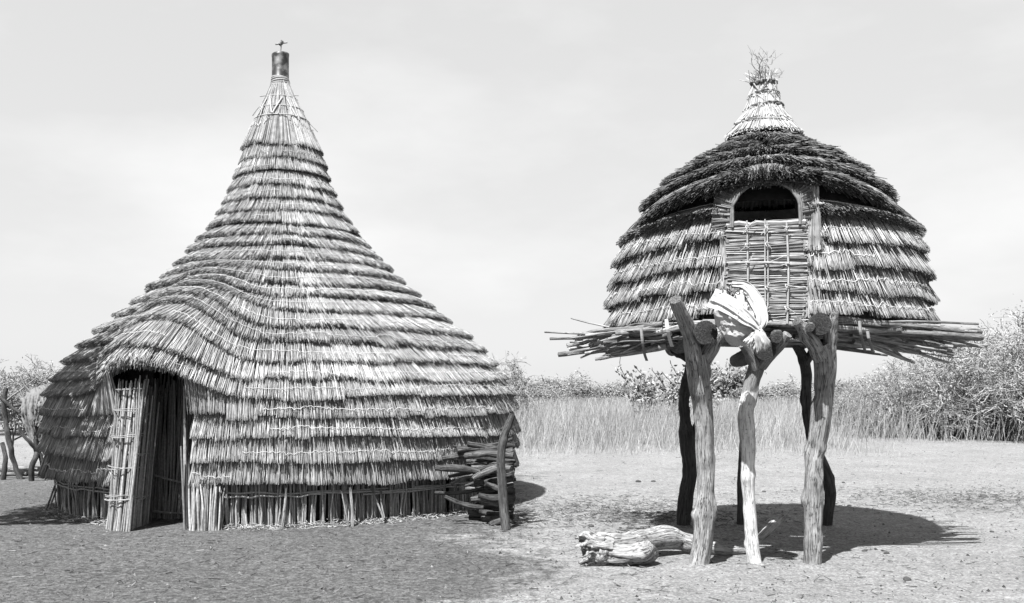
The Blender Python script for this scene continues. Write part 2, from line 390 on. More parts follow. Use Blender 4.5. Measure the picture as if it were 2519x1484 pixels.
def thatch(parent, name, C, low, up, T, th0, th1, skip, seed, material, lean=None, dens=0.0125, layers=4,
           front=(-1.9, 1.9), tonebase=1.0, tipdark=0.50, fuzz=0.0, stitch=True, rad=0.0068, bundle=0.24, wave=0.022, tiplen=0.04):
    """one course of thatch: straws laid from up(th) down to low(th); T(th) thickness; skip(th)->bool mask of the opening"""
    g = np.random.default_rng(seed); mb = MB(); wn = SN(seed, 2.2)
    def wav(th):
        q = np.stack([np.sin(th) * 2.2, np.cos(th) * 2.2, 0 * th], -1)
        return wave * wn(q)
    rm = float(np.mean(low(np.linspace(th0, th1, 40))[0]))
    # underlying shell
    ths = np.linspace(th0, th1, 150); sk = skip(ths)
    def surf(th, depth, s_off):
        rl, zl = low(th); ru, zu = up(th)
        sr, sz = rl - ru, zl - zu; ln = np.sqrt(sr * sr + sz * sz) + 1e-6; sr /= ln; sz /= ln
        nr, nz = -sz, sr
        return rl, zl, ru, zu, sr, sz, nr, nz, ln
    rl, zl, ru, zu, sr, sz, nr, nz, ln = surf(ths, 0, 0); Tt = T(ths)
    ww = wav(ths)
    lo = ringpt(C, ths, rl - nr * Tt * .75 + sr * (ww - .03), zl - nz * Tt * .75 + sz * (ww - .03), lean)
    hi = ringpt(C, ths, ru - nr * Tt * 1.45, zu - nz * Tt * 1.45, lean)
    n = len(ths); ii = np.arange(n - 1); ok = ~(sk[:-1] | sk[1:]); ii = ii[ok]
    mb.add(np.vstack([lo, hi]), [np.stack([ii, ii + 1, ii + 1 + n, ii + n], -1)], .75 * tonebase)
    # straws
    arc = (th1 - th0) * rm; tot = int(arc / dens * layers)
    th = g.uniform(th0, th1, tot)
    isfront = (th > front[0]) & (th < front[1])
    keep = isfront | (g.random(tot) < 0.10)
    th = th[keep]; isf = isfront[keep]
    nb = max(3, int(arc / bundle)); bedge = np.sort(g.uniform(th0, th1, nb)); bi = np.searchsorted(bedge, th)
    bsh = g.normal(0, .014, nb + 2); btilt = g.normal(0, .03, nb + 2); btone = g.normal(1, .045, nb + 2); blift = g.normal(0, .008, nb + 2)
    m = ~skip(th); th = th[m]; bi = bi[m]; isf = isf[m]; n = len(th)
    dist = np.minimum(np.abs(th - bedge[np.clip(bi, 0, nb - 1)]), np.abs(th - bedge[np.clip(bi - 1, 0, nb - 1)])) * rm
    rl, zl, ru, zu, sr, sz, nr, nz, ln = surf(th, 0, 0); Tt = T(th)
    lay = g.random(n) ** 1.15
    edge_in = np.exp(-(dist / .010) ** 2) * .022
    e = wav(th) + bsh[bi] - np.abs(g.normal(0, .016, n)) + .010 - lay * .010
    dep = lay * Tt - blift[bi] + edge_in
    Tu = np.minimum(Tt, .14); dep2 = lay * Tu * .25 + .95 * Tu + edge_in * .5 + g.normal(0, .005, n)
    fz = g.normal(0, fuzz, n) if fuzz else 0
    P0 = ringpt(C, th, rl - nr * (dep + fz) + sr * e, zl - nz * (dep + fz) + sz * e, lean)
    tang = np.stack([np.cos(th), np.sin(th), 0 * th], -1)
    P0 = P0 + tang * (g.normal(0, .007 + fuzz, n) + btilt[bi] * ln)[:, None]
    P1 = ringpt(C, th, ru - nr * dep2, zu - nz * dep2, lean) + tang * g.normal(0, .005, n)[:, None]
    r = np.where(isf, rad, rad * 3.5) * g.uniform(.65, 1.35, n)
    tn = tonebase * btone[bi] * (1 + .16 * wn(P0 * .8 + seed)) * np.clip(g.lognormal(-.01, .17, n), .5, 1.7)
    # butt end in a darker tone: split the stem in two pieces
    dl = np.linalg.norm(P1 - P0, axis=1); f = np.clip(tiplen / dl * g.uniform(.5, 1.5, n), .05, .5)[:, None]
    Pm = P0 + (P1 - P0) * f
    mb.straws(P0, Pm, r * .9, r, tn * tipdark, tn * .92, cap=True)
    mb.straws(Pm, P1, r, r * .85, tn, tn * .9)
    o = mb.build(name, material, parent)
    if stitch:
        sb = MB(); tt = np.linspace(th0, th1, int(arc / .022)); a = g.integers(0, 9)
        rl, zl, ru, zu, sr, sz, nr, nz, ln = surf(tt, 0, 0)
        bi = np.searchsorted(bedge, tt)
        fr = .36 + .05 * wn(np.stack([tt * 3, tt * 0, tt * 0 + 4], -1)) + bsh[np.clip(bi, 0, nb)] * 3.5 + g.normal(0, .028, len(tt))
        P = ringpt(C, tt, rl + (ru - rl) * fr + nr * (.012 - fr * T(tt)) + sr * wav(tt), zl + (zu - zl) * fr + nz * (.012 - fr * T(tt)) + sz * wav(tt), lean)
        vis = (~skip(tt)) & (wn(np.stack([tt * 2.1, tt * 0 + 9, tt * 0], -1)) > -.30) & (tt > front[0]) & (tt < front[1])
        run = []
        for q in range(len(tt) + 1):
            if q < len(tt) and vis[q]: run.append(q)
            else:
                if len(run) > 4:
                    sb = MB(); rope(sb, P[run], .0034 * g.uniform(.8, 1.2), 4, g.uniform(.85, 1.2)); sb.build('stitching', M['twine'], o)
                run = []
    return o

# ================================================================== THE HUT
HD = 12.5; HCX = (690 - CXP) / F * HD; HC = (HCX, HD); ALH = math.atan(abs(690 - CXP) / F)
prof = [(22, 200), (33, 235), (63, 290), (93, 355), (101, 390), (116, 440), (136, 490), (152, 520), (170, 550), (192, 580), (222, 610),
        (247, 640), (275, 670), (310, 700), (343, 730), (390, 770), (430, 800), (478, 840), (512, 880), (543, 920), (566, 970),
        (574, 1040), (572, 1130), (566, 1200), (558, 1260)]
pr = []; pz = []
for w, y in prof:
    r = w * HD * math.cos(ALH) / F; pr.append(r); pz.append(CAMH + (HOR - y) / F * (HD - r * r / HD))
pr = np.array(pr); pz = np.array(pz)
def hutR(z): return np.interp(-np.asarray(z, float), -pz, pr)
def lean_h(r, z): return 0.165 * np.clip(hutR(z) / 2.95, 0, 1) ** 1.0
def solve_front(y):
    lo, hi = 0.0, 6.0
    for _ in range(50):
        z = (lo + hi) / 2; d = HD - float(hutR(z)) * .97
        if HOR - F * (z - CAMH) / d > y: lo = z
        else: hi = z
    return (lo + hi) / 2
cy = [352, 385, 419, 449, 483, 513, 542, 569, 596, 627, 655, 689, 720, 754, 796, 836, 880, 925, 973, 1026, 1083, 1135, 1198]
cz = np.array([solve_front(y) for y in cy]); crad = hutR(cz) + .03
TD = R_(-14.5)                                     # direction of the doorway
dvec = np.array([math.sin(TD), -math.cos(TD)])
# ridge of the porch hood: picture points of the course edges along it
ridge = {627: (562, 628), 655: (543, 645), 689: (526, 664), 720: (513, 679), 754: (499, 694), 796: (475, 715), 836: (442, 738), 880: (374, 775), 925: (322, 838), 973: (304, 876)}
bump = {}
for kk, (x, y) in ridge.items():
    q = (x - CXP) / F
    cx0 = HCX + .13
    r = (cx0 - q * HD) / (-q * math.cos(TD) * -1 - dvec[0]) if False else None
    # X = cx0 + dvec0*r ; d = HD + dvec1*r ; X = q*d
    r = (q * HD - cx0) / (dvec[0] - q * dvec[1]); d = HD + dvec[1] * r
    bump[kk] = (r, CAMH + (HOR - y) / F * d)
def hut_edge(k):
    y = cy[k]; r0, z0 = float(crad[k]), float(cz[k])
    def f(th):
        th = np.asarray(th, float)
        if y in bump:
            rb, zb = bump[y]; rb = max(rb, r0); 
            u = np.angle(np.exp(1j * (th - TD))) * max((r0 + rb) / 2, 1.0)
            sg = np.where(u > 0, .62, .66) * (0.75 if y < 750 else 1.0)
            gg = np.exp(-np.abs(u / sg) ** 2.6)
            return r0 + (rb - r0) * gg, z0 + (zb - z0) * gg
        return r0 + 0 * th, z0 + 0 * th
    return f
hut = thing('thatched_hut', (HCX + .16, HD, 0), 'tall conical thatched hut with stepped straw courses and arched doorway', 'hut')
edges = [hut_edge(k) for k in range(len(cy))]
capz = CAMH + (HOR - 232) / F * HD; capr = 33 * HD / F
def cap_low(th): return 0.20 + 0 * th, CAMH + (HOR - 215) / F * HD + 0 * th
DOOR_L, DOOR_R = R_(-22.3), R_(-6.6)               # edges of the opening in the lower thatch
for k in range(len(cy)):
    lowf = edges[k]
    if k == 0:
        upf = lambda th: (0.165 + 0 * th, CAMH + (HOR - 200) / F * HD + 0 * th)
    else:
        def upf(th, e=edges[k - 1], lowf=lowf):
            ru, zu = e(th); rl, zl = lowf(th)
            dz = np.maximum(zu - zl, .02)
            return ru - .005, zu + .045
    y = cy[k]
    thick = .118 if k > 6 else (.09 if k > 2 else .065)
    if y == 973:
        Tf = lambda th: .115 + .17 * np.exp(-(np.angle(np.exp(1j * (th - TD))) * 3.2 / .55) ** 4)
    elif y in (880, 925): Tf = lambda th: .12 + 0 * th
    else: Tf = lambda th, a=thick: a + 0 * th
    if y > 1000: sk = lambda th: (th > DOOR_L) & (th < DOOR_R)
    else: sk = lambda th: np.zeros(np.shape(th), bool)
    big = crad[k]
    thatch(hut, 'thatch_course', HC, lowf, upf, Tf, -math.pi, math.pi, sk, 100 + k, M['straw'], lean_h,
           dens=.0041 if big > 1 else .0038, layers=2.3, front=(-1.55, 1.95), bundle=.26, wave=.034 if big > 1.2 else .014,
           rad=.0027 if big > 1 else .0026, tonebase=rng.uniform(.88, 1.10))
# inner dark shell (the inside of roof and wall)
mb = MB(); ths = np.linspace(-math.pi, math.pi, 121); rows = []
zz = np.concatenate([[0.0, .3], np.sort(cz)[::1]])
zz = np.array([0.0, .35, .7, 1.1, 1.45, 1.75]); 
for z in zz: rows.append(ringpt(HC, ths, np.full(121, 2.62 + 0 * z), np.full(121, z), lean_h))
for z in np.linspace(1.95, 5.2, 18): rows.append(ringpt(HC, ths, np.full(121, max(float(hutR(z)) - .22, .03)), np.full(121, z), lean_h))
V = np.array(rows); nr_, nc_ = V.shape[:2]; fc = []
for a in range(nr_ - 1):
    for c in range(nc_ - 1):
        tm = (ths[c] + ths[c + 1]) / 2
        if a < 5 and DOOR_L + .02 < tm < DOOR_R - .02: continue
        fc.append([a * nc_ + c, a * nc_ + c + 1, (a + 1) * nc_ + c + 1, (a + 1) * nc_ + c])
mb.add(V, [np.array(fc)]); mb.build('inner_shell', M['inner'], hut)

# reeds of the low wall, one by one in view
def stem_mesh(name, length, r, material, seed, sides=5, bend=.01):
    g = np.random.default_rng(seed); mb = MB()
    zz = np.linspace(0, 1, 4); P = np.stack([g.normal(0, bend, 4), g.normal(0, bend, 4), zz * length], -1)
    P[0, :2] = 0
    limb(mb, P, np.array([1, .96, .92, .85]) * r, sides=sides, step=length / 3.01, rough=.12, seed=seed, tone=g.uniform(.6, 1.35))
    me_o = mb.build(name, material); me = me_o.data; bpy.data.objects.remove(me_o); return me
reed_me = [stem_mesh('reed', .62, .0100, M['reed'], 500 + q, sides=5) for q in range(9)]
WR = 2.80
def wall_pt(th, r=WR): return ringpt(HC, np.array([th]), np.array([r]), np.array([0.0]), lean_h)[0]
n_reed = 285
cnt = 0
fr_th = np.concatenate([rng.uniform(R_(-4), R_(76), 215), rng.uniform(R_(-66), R_(-25), n_reed - 215)])
for th in fr_th:
    p = wall_pt(th, WR + rng.uniform(-.03, .05)); o = link('reed', reed_me[rng.integers(9)], hut)
    o.location = (p[0], p[1], -.04); o.rotation_euler = (rng.normal(0, .045), rng.normal(0, .055), rng.uniform(0, 6.28)); o.scale = (1, 1, rng.uniform(.86, 1.08))
mb = MB(); ths = np.concatenate([rng.uniform(R_(76), R_(294), 420), rng.uniform(R_(-4), R_(76), 260), rng.uniform(R_(-66), R_(-25), 120)])
P0 = ringpt(HC, ths, WR - .045 + rng.normal(0, .02, len(ths)), np.full(len(ths), -.03), lean_h); P1 = P0 + np.stack([rng.normal(0, .03, len(ths)), rng.normal(0, .03, len(ths)), np.full(len(ths), .66)], -1)
mb.straws(P0, P1, .013, .011, rng.uniform(.5, 1.2, len(ths)), rng.uniform(.5, 1.2, len(ths)), sides=4)
stuff(mb.build('packed_reeds', M['reed'], hut))
# a backing ring so that daylight does not leak
# binding rods round the wall
for (a0, a1, h, dr) in [(-3, 34, .355, .045), (28, 78, .315, .05), (-2, 20, .325, .055), (16, 60, .34, .06), (-70, -26, .36, .05), (-66, -27, .325, .06), (40, 82, .345, .045)]:
    mb = MB(); ths = np.linspace(R_(a0), R_(a1), 14)
    P = ringpt(HC, ths, WR + dr + rng.normal(0, .006, 14), h + rng.normal(0, .008, 14), lean_h)
    limb(mb, P, np.linspace(.012, .009, 14), sides=6, step=.1, rough=.1, seed=int(a0 * 7 + 900), tone=1.15)
    mb.build('binding_rod', M['reed'], hut, True)
# leaning props against the wall
for (x0, y0, x1, y1, d, r) in [(695, 1302, 705, 1195, 9.55, .016), (868, 1300, 862, 1200, 9.72, .018), (858, 1296, 840, 1205, 9.7, .009), (945, 1280, 915, 1200, 9.9, .010), (946, 1275, 938, 1205, 9.95, .012),
                          (110, 1262, 135, 1195, 10.9, .013), (120, 1258, 146, 1190, 11.0, .012), (150, 1268, 160, 1200, 10.6, .008)]:
    mb = MB(); limb(mb, [at(x0, y0, d), (at(x0, y0, d) + at(x1, y1, d + .12)) / 2 + rng.normal(0, .008, 3), at(x1, y1, d + .12)], [r, r * .9, r * .8], sides=7, step=.06, seed=int(x0), tone=1.0)
    mb.build('prop_stick', M['stick'], hut, True)

# doorway: bundled reed posts, jamb, inner screen
def reed_bundle(parent, name, pts, ztop, seed, tone=1.0, base_z=-.04, r=.0105, lean=(0, 0), ties=(), tie_r=None, fan=.02):
    g = np.random.default_rng(seed); e = bpy.data.objects.new(name, None); sc.collection.objects.link(e)
    e.parent = parent; e.location = (0, 0, 0); e.matrix_parent_inverse = Matrix.Translation(-Vector(parent.location))
    for (x, y) in pts:
        mb = MB(); h = ztop * (g.uniform(.9, 1.04) if g.random() < .72 else g.uniform(.45, .9))
        a = np.array([x, y, base_z]); b2 = a + np.array([lean[0] + g.normal(0, fan), lean[1] + g.normal(0, fan), h])
        mid = (a + b2) / 2 + g.normal(0, .014, 3)
        limb(mb, [a, mid, b2], np.array([1, .95, .8]) * r * g.uniform(.75, 1.3), sides=6, step=.25, rough=.12, seed=int(g.integers(1e5)), tone=tone * np.clip(g.lognormal(-.08, .36), .4, 1.6))
        o = mb.build('reed', M['reed']); o.parent = e
    pp = np.array(pts); c = pp.mean(0)
    for (z, rr, tn) in ties:
        f = z / ztop; mb = MB(); a = np.linspace(0, 2 * math.pi, 18, endpoint=False)
        sxy = (pp - c).std(0) * 1.5 + .022
        for q in range(2):
            P = np.stack([c[0] + lean[0] * f + sxy[0] * np.cos(a) + g.normal(0, .003, 18), c[1] + lean[1] * f + sxy[1] * np.sin(a) + g.normal(0, .003, 18), z + q * .016 + .012 * np.cos(a + g.uniform(0, 6)) + g.normal(0, .003, 18)], -1)
            rope(mb, P, rr, 5, tn, closed=True)
        o = mb.build('tie', M['twine']); o.parent = e
    return e
def cluster(x0, x1, y, d0, d1, n, seed):
    g = np.random.default_rng(seed); out = []
    for q in range(n):
        f = (q + g.uniform(-.3, .3)) / max(1, n - 1); d = d0 + (d1 - d0) * f + g.normal(0, .015)
        p = at(x0 + (x1 - x0) * f, y, d); out.append((p[0], p[1]))
    return out
reed_bundle(hut, 'door_post', cluster(270, 318, 1290, 9.50, 9.44, 22, 1) + cluster(268, 325, 1290, 9.58, 9.54, 18, 2) + cluster(262, 280, 1290, 9.62, 9.62, 8, 8), 1.52, 11, 1.0, fan=.045, lean=(.09, .13), ties=[(.30, .0045, .75), (.33, .004, .6), (.62, .0045, .7), (.95, .0045, .7), (1.2, .0045, .6), (1.42, .0045, .6)])
reed_bundle(hut, 'door_jamb', cluster(318, 362, 1290, 9.52, 9.95, 24, 3), 1.56, 12, .8, lean=(.07, .06), ties=[(.30, .006, .8), (.75, .006, .8), (1.15, .006, .8)])
reed_bundle(hut, 'door_post', cluster(466, 545, 1290, 9.46, 9.50, 30, 4) + cluster(468, 545, 1290, 9.54, 9.56, 22, 5), .50, 13, 1.1, lean=(-.01, .06), ties=[])
reed_bundle(hut, 'door_jamb', cluster(455, 462, 1290, 9.52, 9.9, 9, 6), 1.45, 14, .9, lean=(-.03, .05), fan=.01)
g = np.random.default_rng(77); e = bpy.data.objects.new('door_screen', None); sc.collection.objects.link(e); e.parent = hut; e.matrix_parent_inverse = Matrix.Translation(-Vector(hut.location))
for q in range(64):
    x = 345 + (475 - 345) * q / 63; a = at(x + g.normal(0, 3), 1270, 10.35 + g.normal(0, .02)); a[2] = -.03
    b2 = a + np.array([g.normal(.06, .06), .10 + g.normal(0, .02), g.uniform(1.4, 1.75)])
    mb = MB(); limb(mb, [a, (a + b2) / 2 + g.normal(0, .012, 3), b2], np.array([.012, .011, .008]) * g.uniform(.7, 1.2), sides=5, step=.4, seed=q, tone=np.clip(g.lognormal(-.25, .3), .4, 1.3))
    o = mb.build('reed', M['reed']); o.parent = e
for (x0, y0, x1, y1) in [(352, 1158, 465, 1190), (352, 1253, 465, 1262)]:
    mb = MB(); limb(mb, [at(x0, y0, 10.28), at((x0 + x1) / 2, (y0 + y1) / 2 + 4, 10.27), at(x1, y1, 10.28)], [.014, .013, .012], sides=6, step=.1, seed=x0, tone=1.0)
    o = mb.build('batten', M['reed']); o.parent = e

# the crown of the roof: rope collar, tin, twig cross, lashings
ap = at(690, 200, HD)
zc0 = CAMH + (HOR - 203) / F * HD; zc1 = CAMH + (HOR - 134) / F * HD; rc = px(20.5, HD)
mb = MB(); a = np.linspace(0, 2 * math.pi, 40, endpoint=False)
rings = [(rc, zc0 - .05), (rc, zc0 + .02), (rc * 1.03, zc0 + .025), (rc * 1.03, zc0 + .04), (rc, zc0 + .045), (rc * 1.0, zc1 - .05), (rc * 1.03, zc1 - .02), (rc * 1.03, zc1), (rc * .96, zc1), (rc * .94, zc1 - .02), (0.001, zc1 - .022)]
V = np.array([[(ap[0] + r * math.cos(t_) * (1 + .02 * math.sin(3 * t_)), HD + r * math.sin(t_), z + .012 * math.cos(t_) * (z > zc0 + .1)) for t_ in a] for r, z in rings])
nn = len(a); fc = [[i * nn + k, i * nn + (k + 1) % nn, (i + 1) * nn + (k + 1) % nn, (i + 1) * nn + k] for i in range(len(rings) - 1) for k in range(nn)]
mb.add(V, [np.array(fc)]); o = mb.build('tin_canister', M['metal'], hut, False)
for p_ in o.data.polygons: p_.use_smooth = True
mb = MB()
for q in range(5):
    a = np.linspace(0, 2 * math.pi, 30, endpoint=False); z = zc0 - .045 + q * .022
    rope(mb, np.stack([ap[0] + (rc * 1.09 - .004 * q) * np.cos(a), HD + (rc * 1.09 - .004 * q) * np.sin(a), z + .012 * np.sin(a + q)], -1), .014, 6, .62 - .10 * (q % 2), closed=True)
mb.build('rope_collar', M['twine'], hut, True)
cr_ = bpy.data.objects.new('twig_cross', None); sc.collection.objects.link(cr_); cr_.parent = hut; cr_.matrix_parent_inverse = Matrix.Translation(-Vector(hut.location))
for nm, A, B, r in [('upright', (689, 134), (692, 99), .010), ('crossbar', (678, 109), (707, 105), .012)]:
    mb = MB(); p0 = at(*A, HD); p1 = at(*B, HD)
    limb(mb, [p0, (p0 + p1) / 2 + rng.normal(0, .004, 3), p1], [r, r * .9, r * .8], sides=6, step=.03, seed=5, tone=1.0); o = mb.build(nm, M['stick'], None, True); o.parent = cr_
mb = MB(); pk = at(692, 107, HD); limb(mb, [pk - [.02, .01, .02], pk, pk + [.02, -.01, .03]], [.02, .026, .018], sides=7, step=.01, seed=8); o = mb.build('lashing', M['stick'], None, True); o.parent = cr_
def cone_pt(x, y, lift=.012):
    z = CAMH + (HOR - y) / F * (HD - .25); r = float(hutR(z)) + lift
    X_ = (x - 690) / F * (HD - .2); X_ = max(-r * .98, min(r * .98, X_))
    return np.array([HCX + X_ + lean_h(r, z), HD - math.sqrt(max(r * r - X_ * X_, 0)), z])
for y, n0 in [(234, .010), (262, .008), (289, .011)]:
    mb = MB(); a = np.linspace(0, 2 * math.pi, 40, endpoint=False); z = CAMH + (HOR - y) / F * (HD - .2)
    r = float(hutR(z)) + .004
    P = ringpt(HC, a, r + rng.normal(0, .004, 40), z + .004 * np.sin(a * 2 + y), lean_h); rope(mb, P, n0 * .75, 5, .75, closed=True); mb.build('lashing_ring', M['twine'], hut, True)
for (x0, y0, x1, y1, r) in [(672, 236, 682, 284, .013), (703, 238, 684, 284, .013), (712, 238, 738, 288, .011), (663, 240, 640, 290, .010), (655, 262, 652, 288, .008), (725, 240, 745, 296, .009), (700, 262, 698, 286, .007)]:
    mb = MB(); rope(mb, np.array([cone_pt(x0 + (x1 - x0) * f, y0 + (y1 - y0) * f, .014) for f in np.linspace(0, 1, 6)]), r * .8, 5, .9); mb.build('lashing_strap', M['twine'], hut, True)
for (x0, y0, x1, y1) in [(640, 238, 672, 237), (715, 239, 735, 236), (745, 290, 782, 325), (742, 270, 778, 345), (630, 292, 645, 275), (622, 285, 640, 262)]:
    mb = MB(); p0 = at(x0, y0, HD - .1); p1 = at(x1, y1, HD - .1); limb(mb, [p0, (p0 + p1) / 2 + [0, 0, .01], p1], [.006, .005, .004], sides=5, step=.05, seed=4); mb.build('loose_twig', M['stick'], hut)
# litter of chaff along the foot of the wall
mb = MB(); n = 2600; th = rng.uniform(R_(-68), R_(80), n); th = th[(th < DOOR_L) | (th > DOOR_R)]; n = len(th)
rr = WR + .06 + np.abs(rng.normal(0, .075, n)); P = ringpt(HC, th, rr, np.zeros(n), lean_h); P[:, 2] = gz(P[:, 0], P[:, 1]) + np.abs(rng.normal(.015, .02, n)) * np.exp(-((rr - WR - .06) / .12) ** 2)
an = rng.uniform(0, 6.28, n); ln = rng.uniform(.02, .08, n); D_ = np.stack([np.cos(an), np.sin(an), rng.normal(0, .25, n)], -1) * ln[:, None]
mb.straws(P, P + D_, .004, .003, rng.uniform(.5, 1.25, n), rng.uniform(.5, 1.25, n)); 
o = stuff(mb.build('straw_litter', M['straw'])); tag(o, 'pale straw chaff scattered along the foot of the hut wall', 'straw')

# ================================================================== THE GRANARY
GD = 8.7; GX = (1880 - CXP) / F * GD; GC = (GX, GD)
gran = thing('raised_granary', (GX, GD, 0), 'small domed thatched granary raised on forked wooden posts', 'granary')
TG = R_(-14.5)                                      # faces the camera
gz_top = [(.47, 3.66), (.74, 3.50), (.97, 3.32), (1.15, 3.12), (1.33, 2.80)]     # roof course edges (r, z) from the top
gbump = [(0.49, 3.69), (.78, 3.57), (1.04, 3.43), (1.30, 3.28), (1.54, 3.15)]
gz_wall = [(1.37, 2.82), (1.42, 2.61), (1.455, 2.40), (1.485, 2.185), (1.50, 2.0)]
def gedge(k):
    r0, z0 = gz_top[k]; rb, zb = gbump[k]
    def f(th):
        u = np.angle(np.exp(1j * (np.asarray(th, float) - TG)))
        w = np.exp(-np.abs(u / .78) ** 2.2)
        return r0 + (rb - r0) * w, z0 + (zb - z0) * w
    return f
ge = [gedge(k) for k in range(5)]
none = lambda th: np.zeros(np.shape(th), bool)
for k in range(5):
    if k == 0: upf = lambda th: (.16 + 0 * th, 3.90 + 0 * th)
    else:
        def upf(th, e=ge[k - 1]):
            r, z = e(th); return r - .02, z + .03
    Tf = (lambda th: .10 + .09 * np.exp(-np.abs(np.angle(np.exp(1j * (np.asarray(th) - TG))) / .55) ** 3)) if k == 4 else (lambda th: .115 + 0 * th)
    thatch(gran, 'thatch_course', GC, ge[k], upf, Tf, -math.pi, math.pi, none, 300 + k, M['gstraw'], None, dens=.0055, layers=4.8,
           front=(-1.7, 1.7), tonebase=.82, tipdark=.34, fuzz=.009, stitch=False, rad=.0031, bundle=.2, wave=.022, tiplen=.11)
# wall courses, open at the door
dl, dr = TG - .235, TG + .225
gw = [(lambda th, a=a: (a[0] + 0 * th, a[1] + 0 * th)) for a in gz_wall]
for k in range(5):
    if k == 0: upf = lambda th: (1.20 + 0 * np.asarray(th), 3.02 + .1 * np.exp(-np.abs(np.angle(np.exp(1j * (np.asarray(th) - TG))) / .6) ** 2))
    else:
        def upf(th, a=gz_wall[k - 1]): return a[0] + .0 + 0 * th, a[1] + .06 + 0 * th
    if k == 0:
        def lowf(th, a=gz_wall[0]):
            w = np.exp(-np.abs(np.angle(np.exp(1j * (np.asarray(th) - TG))) / .7) ** 2.2); return a[0] + .05 * w, a[1] + .06 * w
    else: lowf = gw[k]
    thatch(gran, 'thatch_course', GC, lowf, upf, lambda th: .14 + 0 * th, -math.pi, math.pi, lambda th: (th > dl) & (th < dr), 330 + k, M['gstraw'], None,
           dens=.0042, layers=3.2, front=(-1.7, 1.7), tonebase=1.0, tipdark=.45, rad=.0029, bundle=.2, wave=.02, tiplen=.055)
# inner shell
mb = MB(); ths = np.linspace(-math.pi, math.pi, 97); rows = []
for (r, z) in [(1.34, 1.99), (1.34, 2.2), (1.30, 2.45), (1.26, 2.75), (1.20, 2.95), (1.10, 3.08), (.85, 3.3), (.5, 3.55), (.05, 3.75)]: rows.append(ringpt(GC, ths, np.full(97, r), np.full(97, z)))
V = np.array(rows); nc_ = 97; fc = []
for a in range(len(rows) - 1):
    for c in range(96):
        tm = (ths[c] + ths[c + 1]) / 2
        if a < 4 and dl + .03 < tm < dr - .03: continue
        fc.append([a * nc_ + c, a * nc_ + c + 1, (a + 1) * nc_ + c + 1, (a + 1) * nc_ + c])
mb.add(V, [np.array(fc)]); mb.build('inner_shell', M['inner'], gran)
# local frame at the door
gn = np.array([math.sin(TG), -math.cos(TG), 0]); gt = np.array([math.cos(TG), math.sin(TG), 0])
def gp(u, z, out): return np.array([GX, GD, 0]) + gn * out + gt * u + np.array([0, 0, z])
# woven screen of the hatch: lying reeds
mb = MB(); g = np.random.default_rng(9); n = 330
zz = g.uniform(1.98, 2.735, n); 
P0 = np.array([gp(-.30 + g.normal(0, .012), z, 1.36 + g.normal(0, .007)) for z in zz]); P1 = np.array([gp(.30 + g.normal(0, .012), z + g.normal(0, .022), 1.36 + g.normal(0, .007)) for z in zz])
ln = g.uniform(0, .5, n)[:, None] * (g.random(n) < .5)[:, None]; P0 = P0 + (P1 - P0) * ln
mb.straws(P0, P1, .0055, .0048, g.uniform(.45, 1.15, n), g.uniform(.45, 1.15, n), sides=4, bend=np.array([0, -.008, 0]) + g.normal(0, .006, (n, 3)))
V = np.array([gp(-.31, 1.96, 1.335), gp(.31, 1.96, 1.335), gp(.31, 2.72, 1.335), gp(-.31, 2.72, 1.335)]); mb.add(V, [np.array([[0, 1, 2, 3]])], .3)
scr = mb.build('hatch_screen', M['gstraw'], gran)
def gpart(fn, name, mat, parent=gran, smooth=True):
    mb = MB(); fn(mb); return mb.build(name, mat, parent, smooth)
for (u, r, top) in [(-.135, .008, 2.755), (.003, .006, 2.76), (.018, .006, 2.745), (.165, .009, 2.73)]:
    gpart(lambda mb: limb(mb, [gp(u - .005, 1.93 + .03 * abs(u), 1.40), gp(u + rng.normal(0, .006), 2.35, 1.405), gp(u - .01, top, 1.395)], [r, r, r * .9], sides=7, step=.06, seed=int(u * 1000 + 500), tone=1.15, rough=.08), 'batten', M['reed'], gran)
gpart(lambda mb: limb(mb, [gp(-.30, 2.425, 1.415), gp(0, 2.415, 1.425), gp(.31, 2.395, 1.415)], [.009, .009, .008], sides=7, step=.06, seed=41, tone=1.15, rough=.08), 'batten', M['reed'], gran)
mb = MB(); rope(mb, np.array([gp(u, 2.735 + rng.normal(0, .006), 1.365 + rng.normal(0, .004)) for u in np.linspace(-.30, .30, 14)]), .020, 6, 1.0); mb.build('hatch_rim', M['gstraw'], gran)
for (u, z) in [(-.137, 2.42), (.012, 2.41), (.163, 2.40), (-.137, 2.70), (.01, 2.70), (.163, 2.68), (.012, 2.56), (.012, 2.22), (.163, 2.23), (.16, 2.06), (.012, 2.05), (-.137, 2.56), (-.137, 2.22)]:
    mb = MB(); a = np.linspace(0, 2 * math.pi, 9, endpoint=False)
    rope(mb, np.array([gp(u + .018 * math.cos(q), z + .014 * math.sin(q) + .008 * math.cos(2 * q), 1.417 + .012 * math.sin(q * 2)) for q in a]), 0.0042, 4, .95, closed=True)
    for w in range(2):
        e_ = gp(u + rng.normal(0, .06), z + rng.normal(-.01, .035), 1.425); rope(mb, np.array([gp(u, z, 1.425), (gp(u, z, 1.435) + e_) / 2, e_]), .0035, 4, .9)
    mb.build('tie', M['twine'], gran)
# arched hoop and frame round the opening
def arch(w, z0, z1, out, n=22):
    P = [gp(-w, z0 + (z1 - z0) * .15 * q, out) for q in (0, 1)]
    for a in np.linspace(math.pi, 0, n): P.append(gp(w * math.cos(a), z0 + (z1 - z0) * .35 + (z1 - z0) * .65 * math.sin(a), out))
    P += [gp(w, z0 + (z1 - z0) * .15 * q, out) for q in (1, 0)]
    return np.array(P)
for q, (w, z1, out) in enumerate([(.255, 3.055, 1.385), (.268, 3.075, 1.37), (.285, 3.09, 1.355)]):
    gpart(lambda mb: rope(mb, arch(w, 2.71, z1, out) + rng.normal(0, .002, (26, 3)), .012, 6, .55), 'hoop', M['reed'], gran)
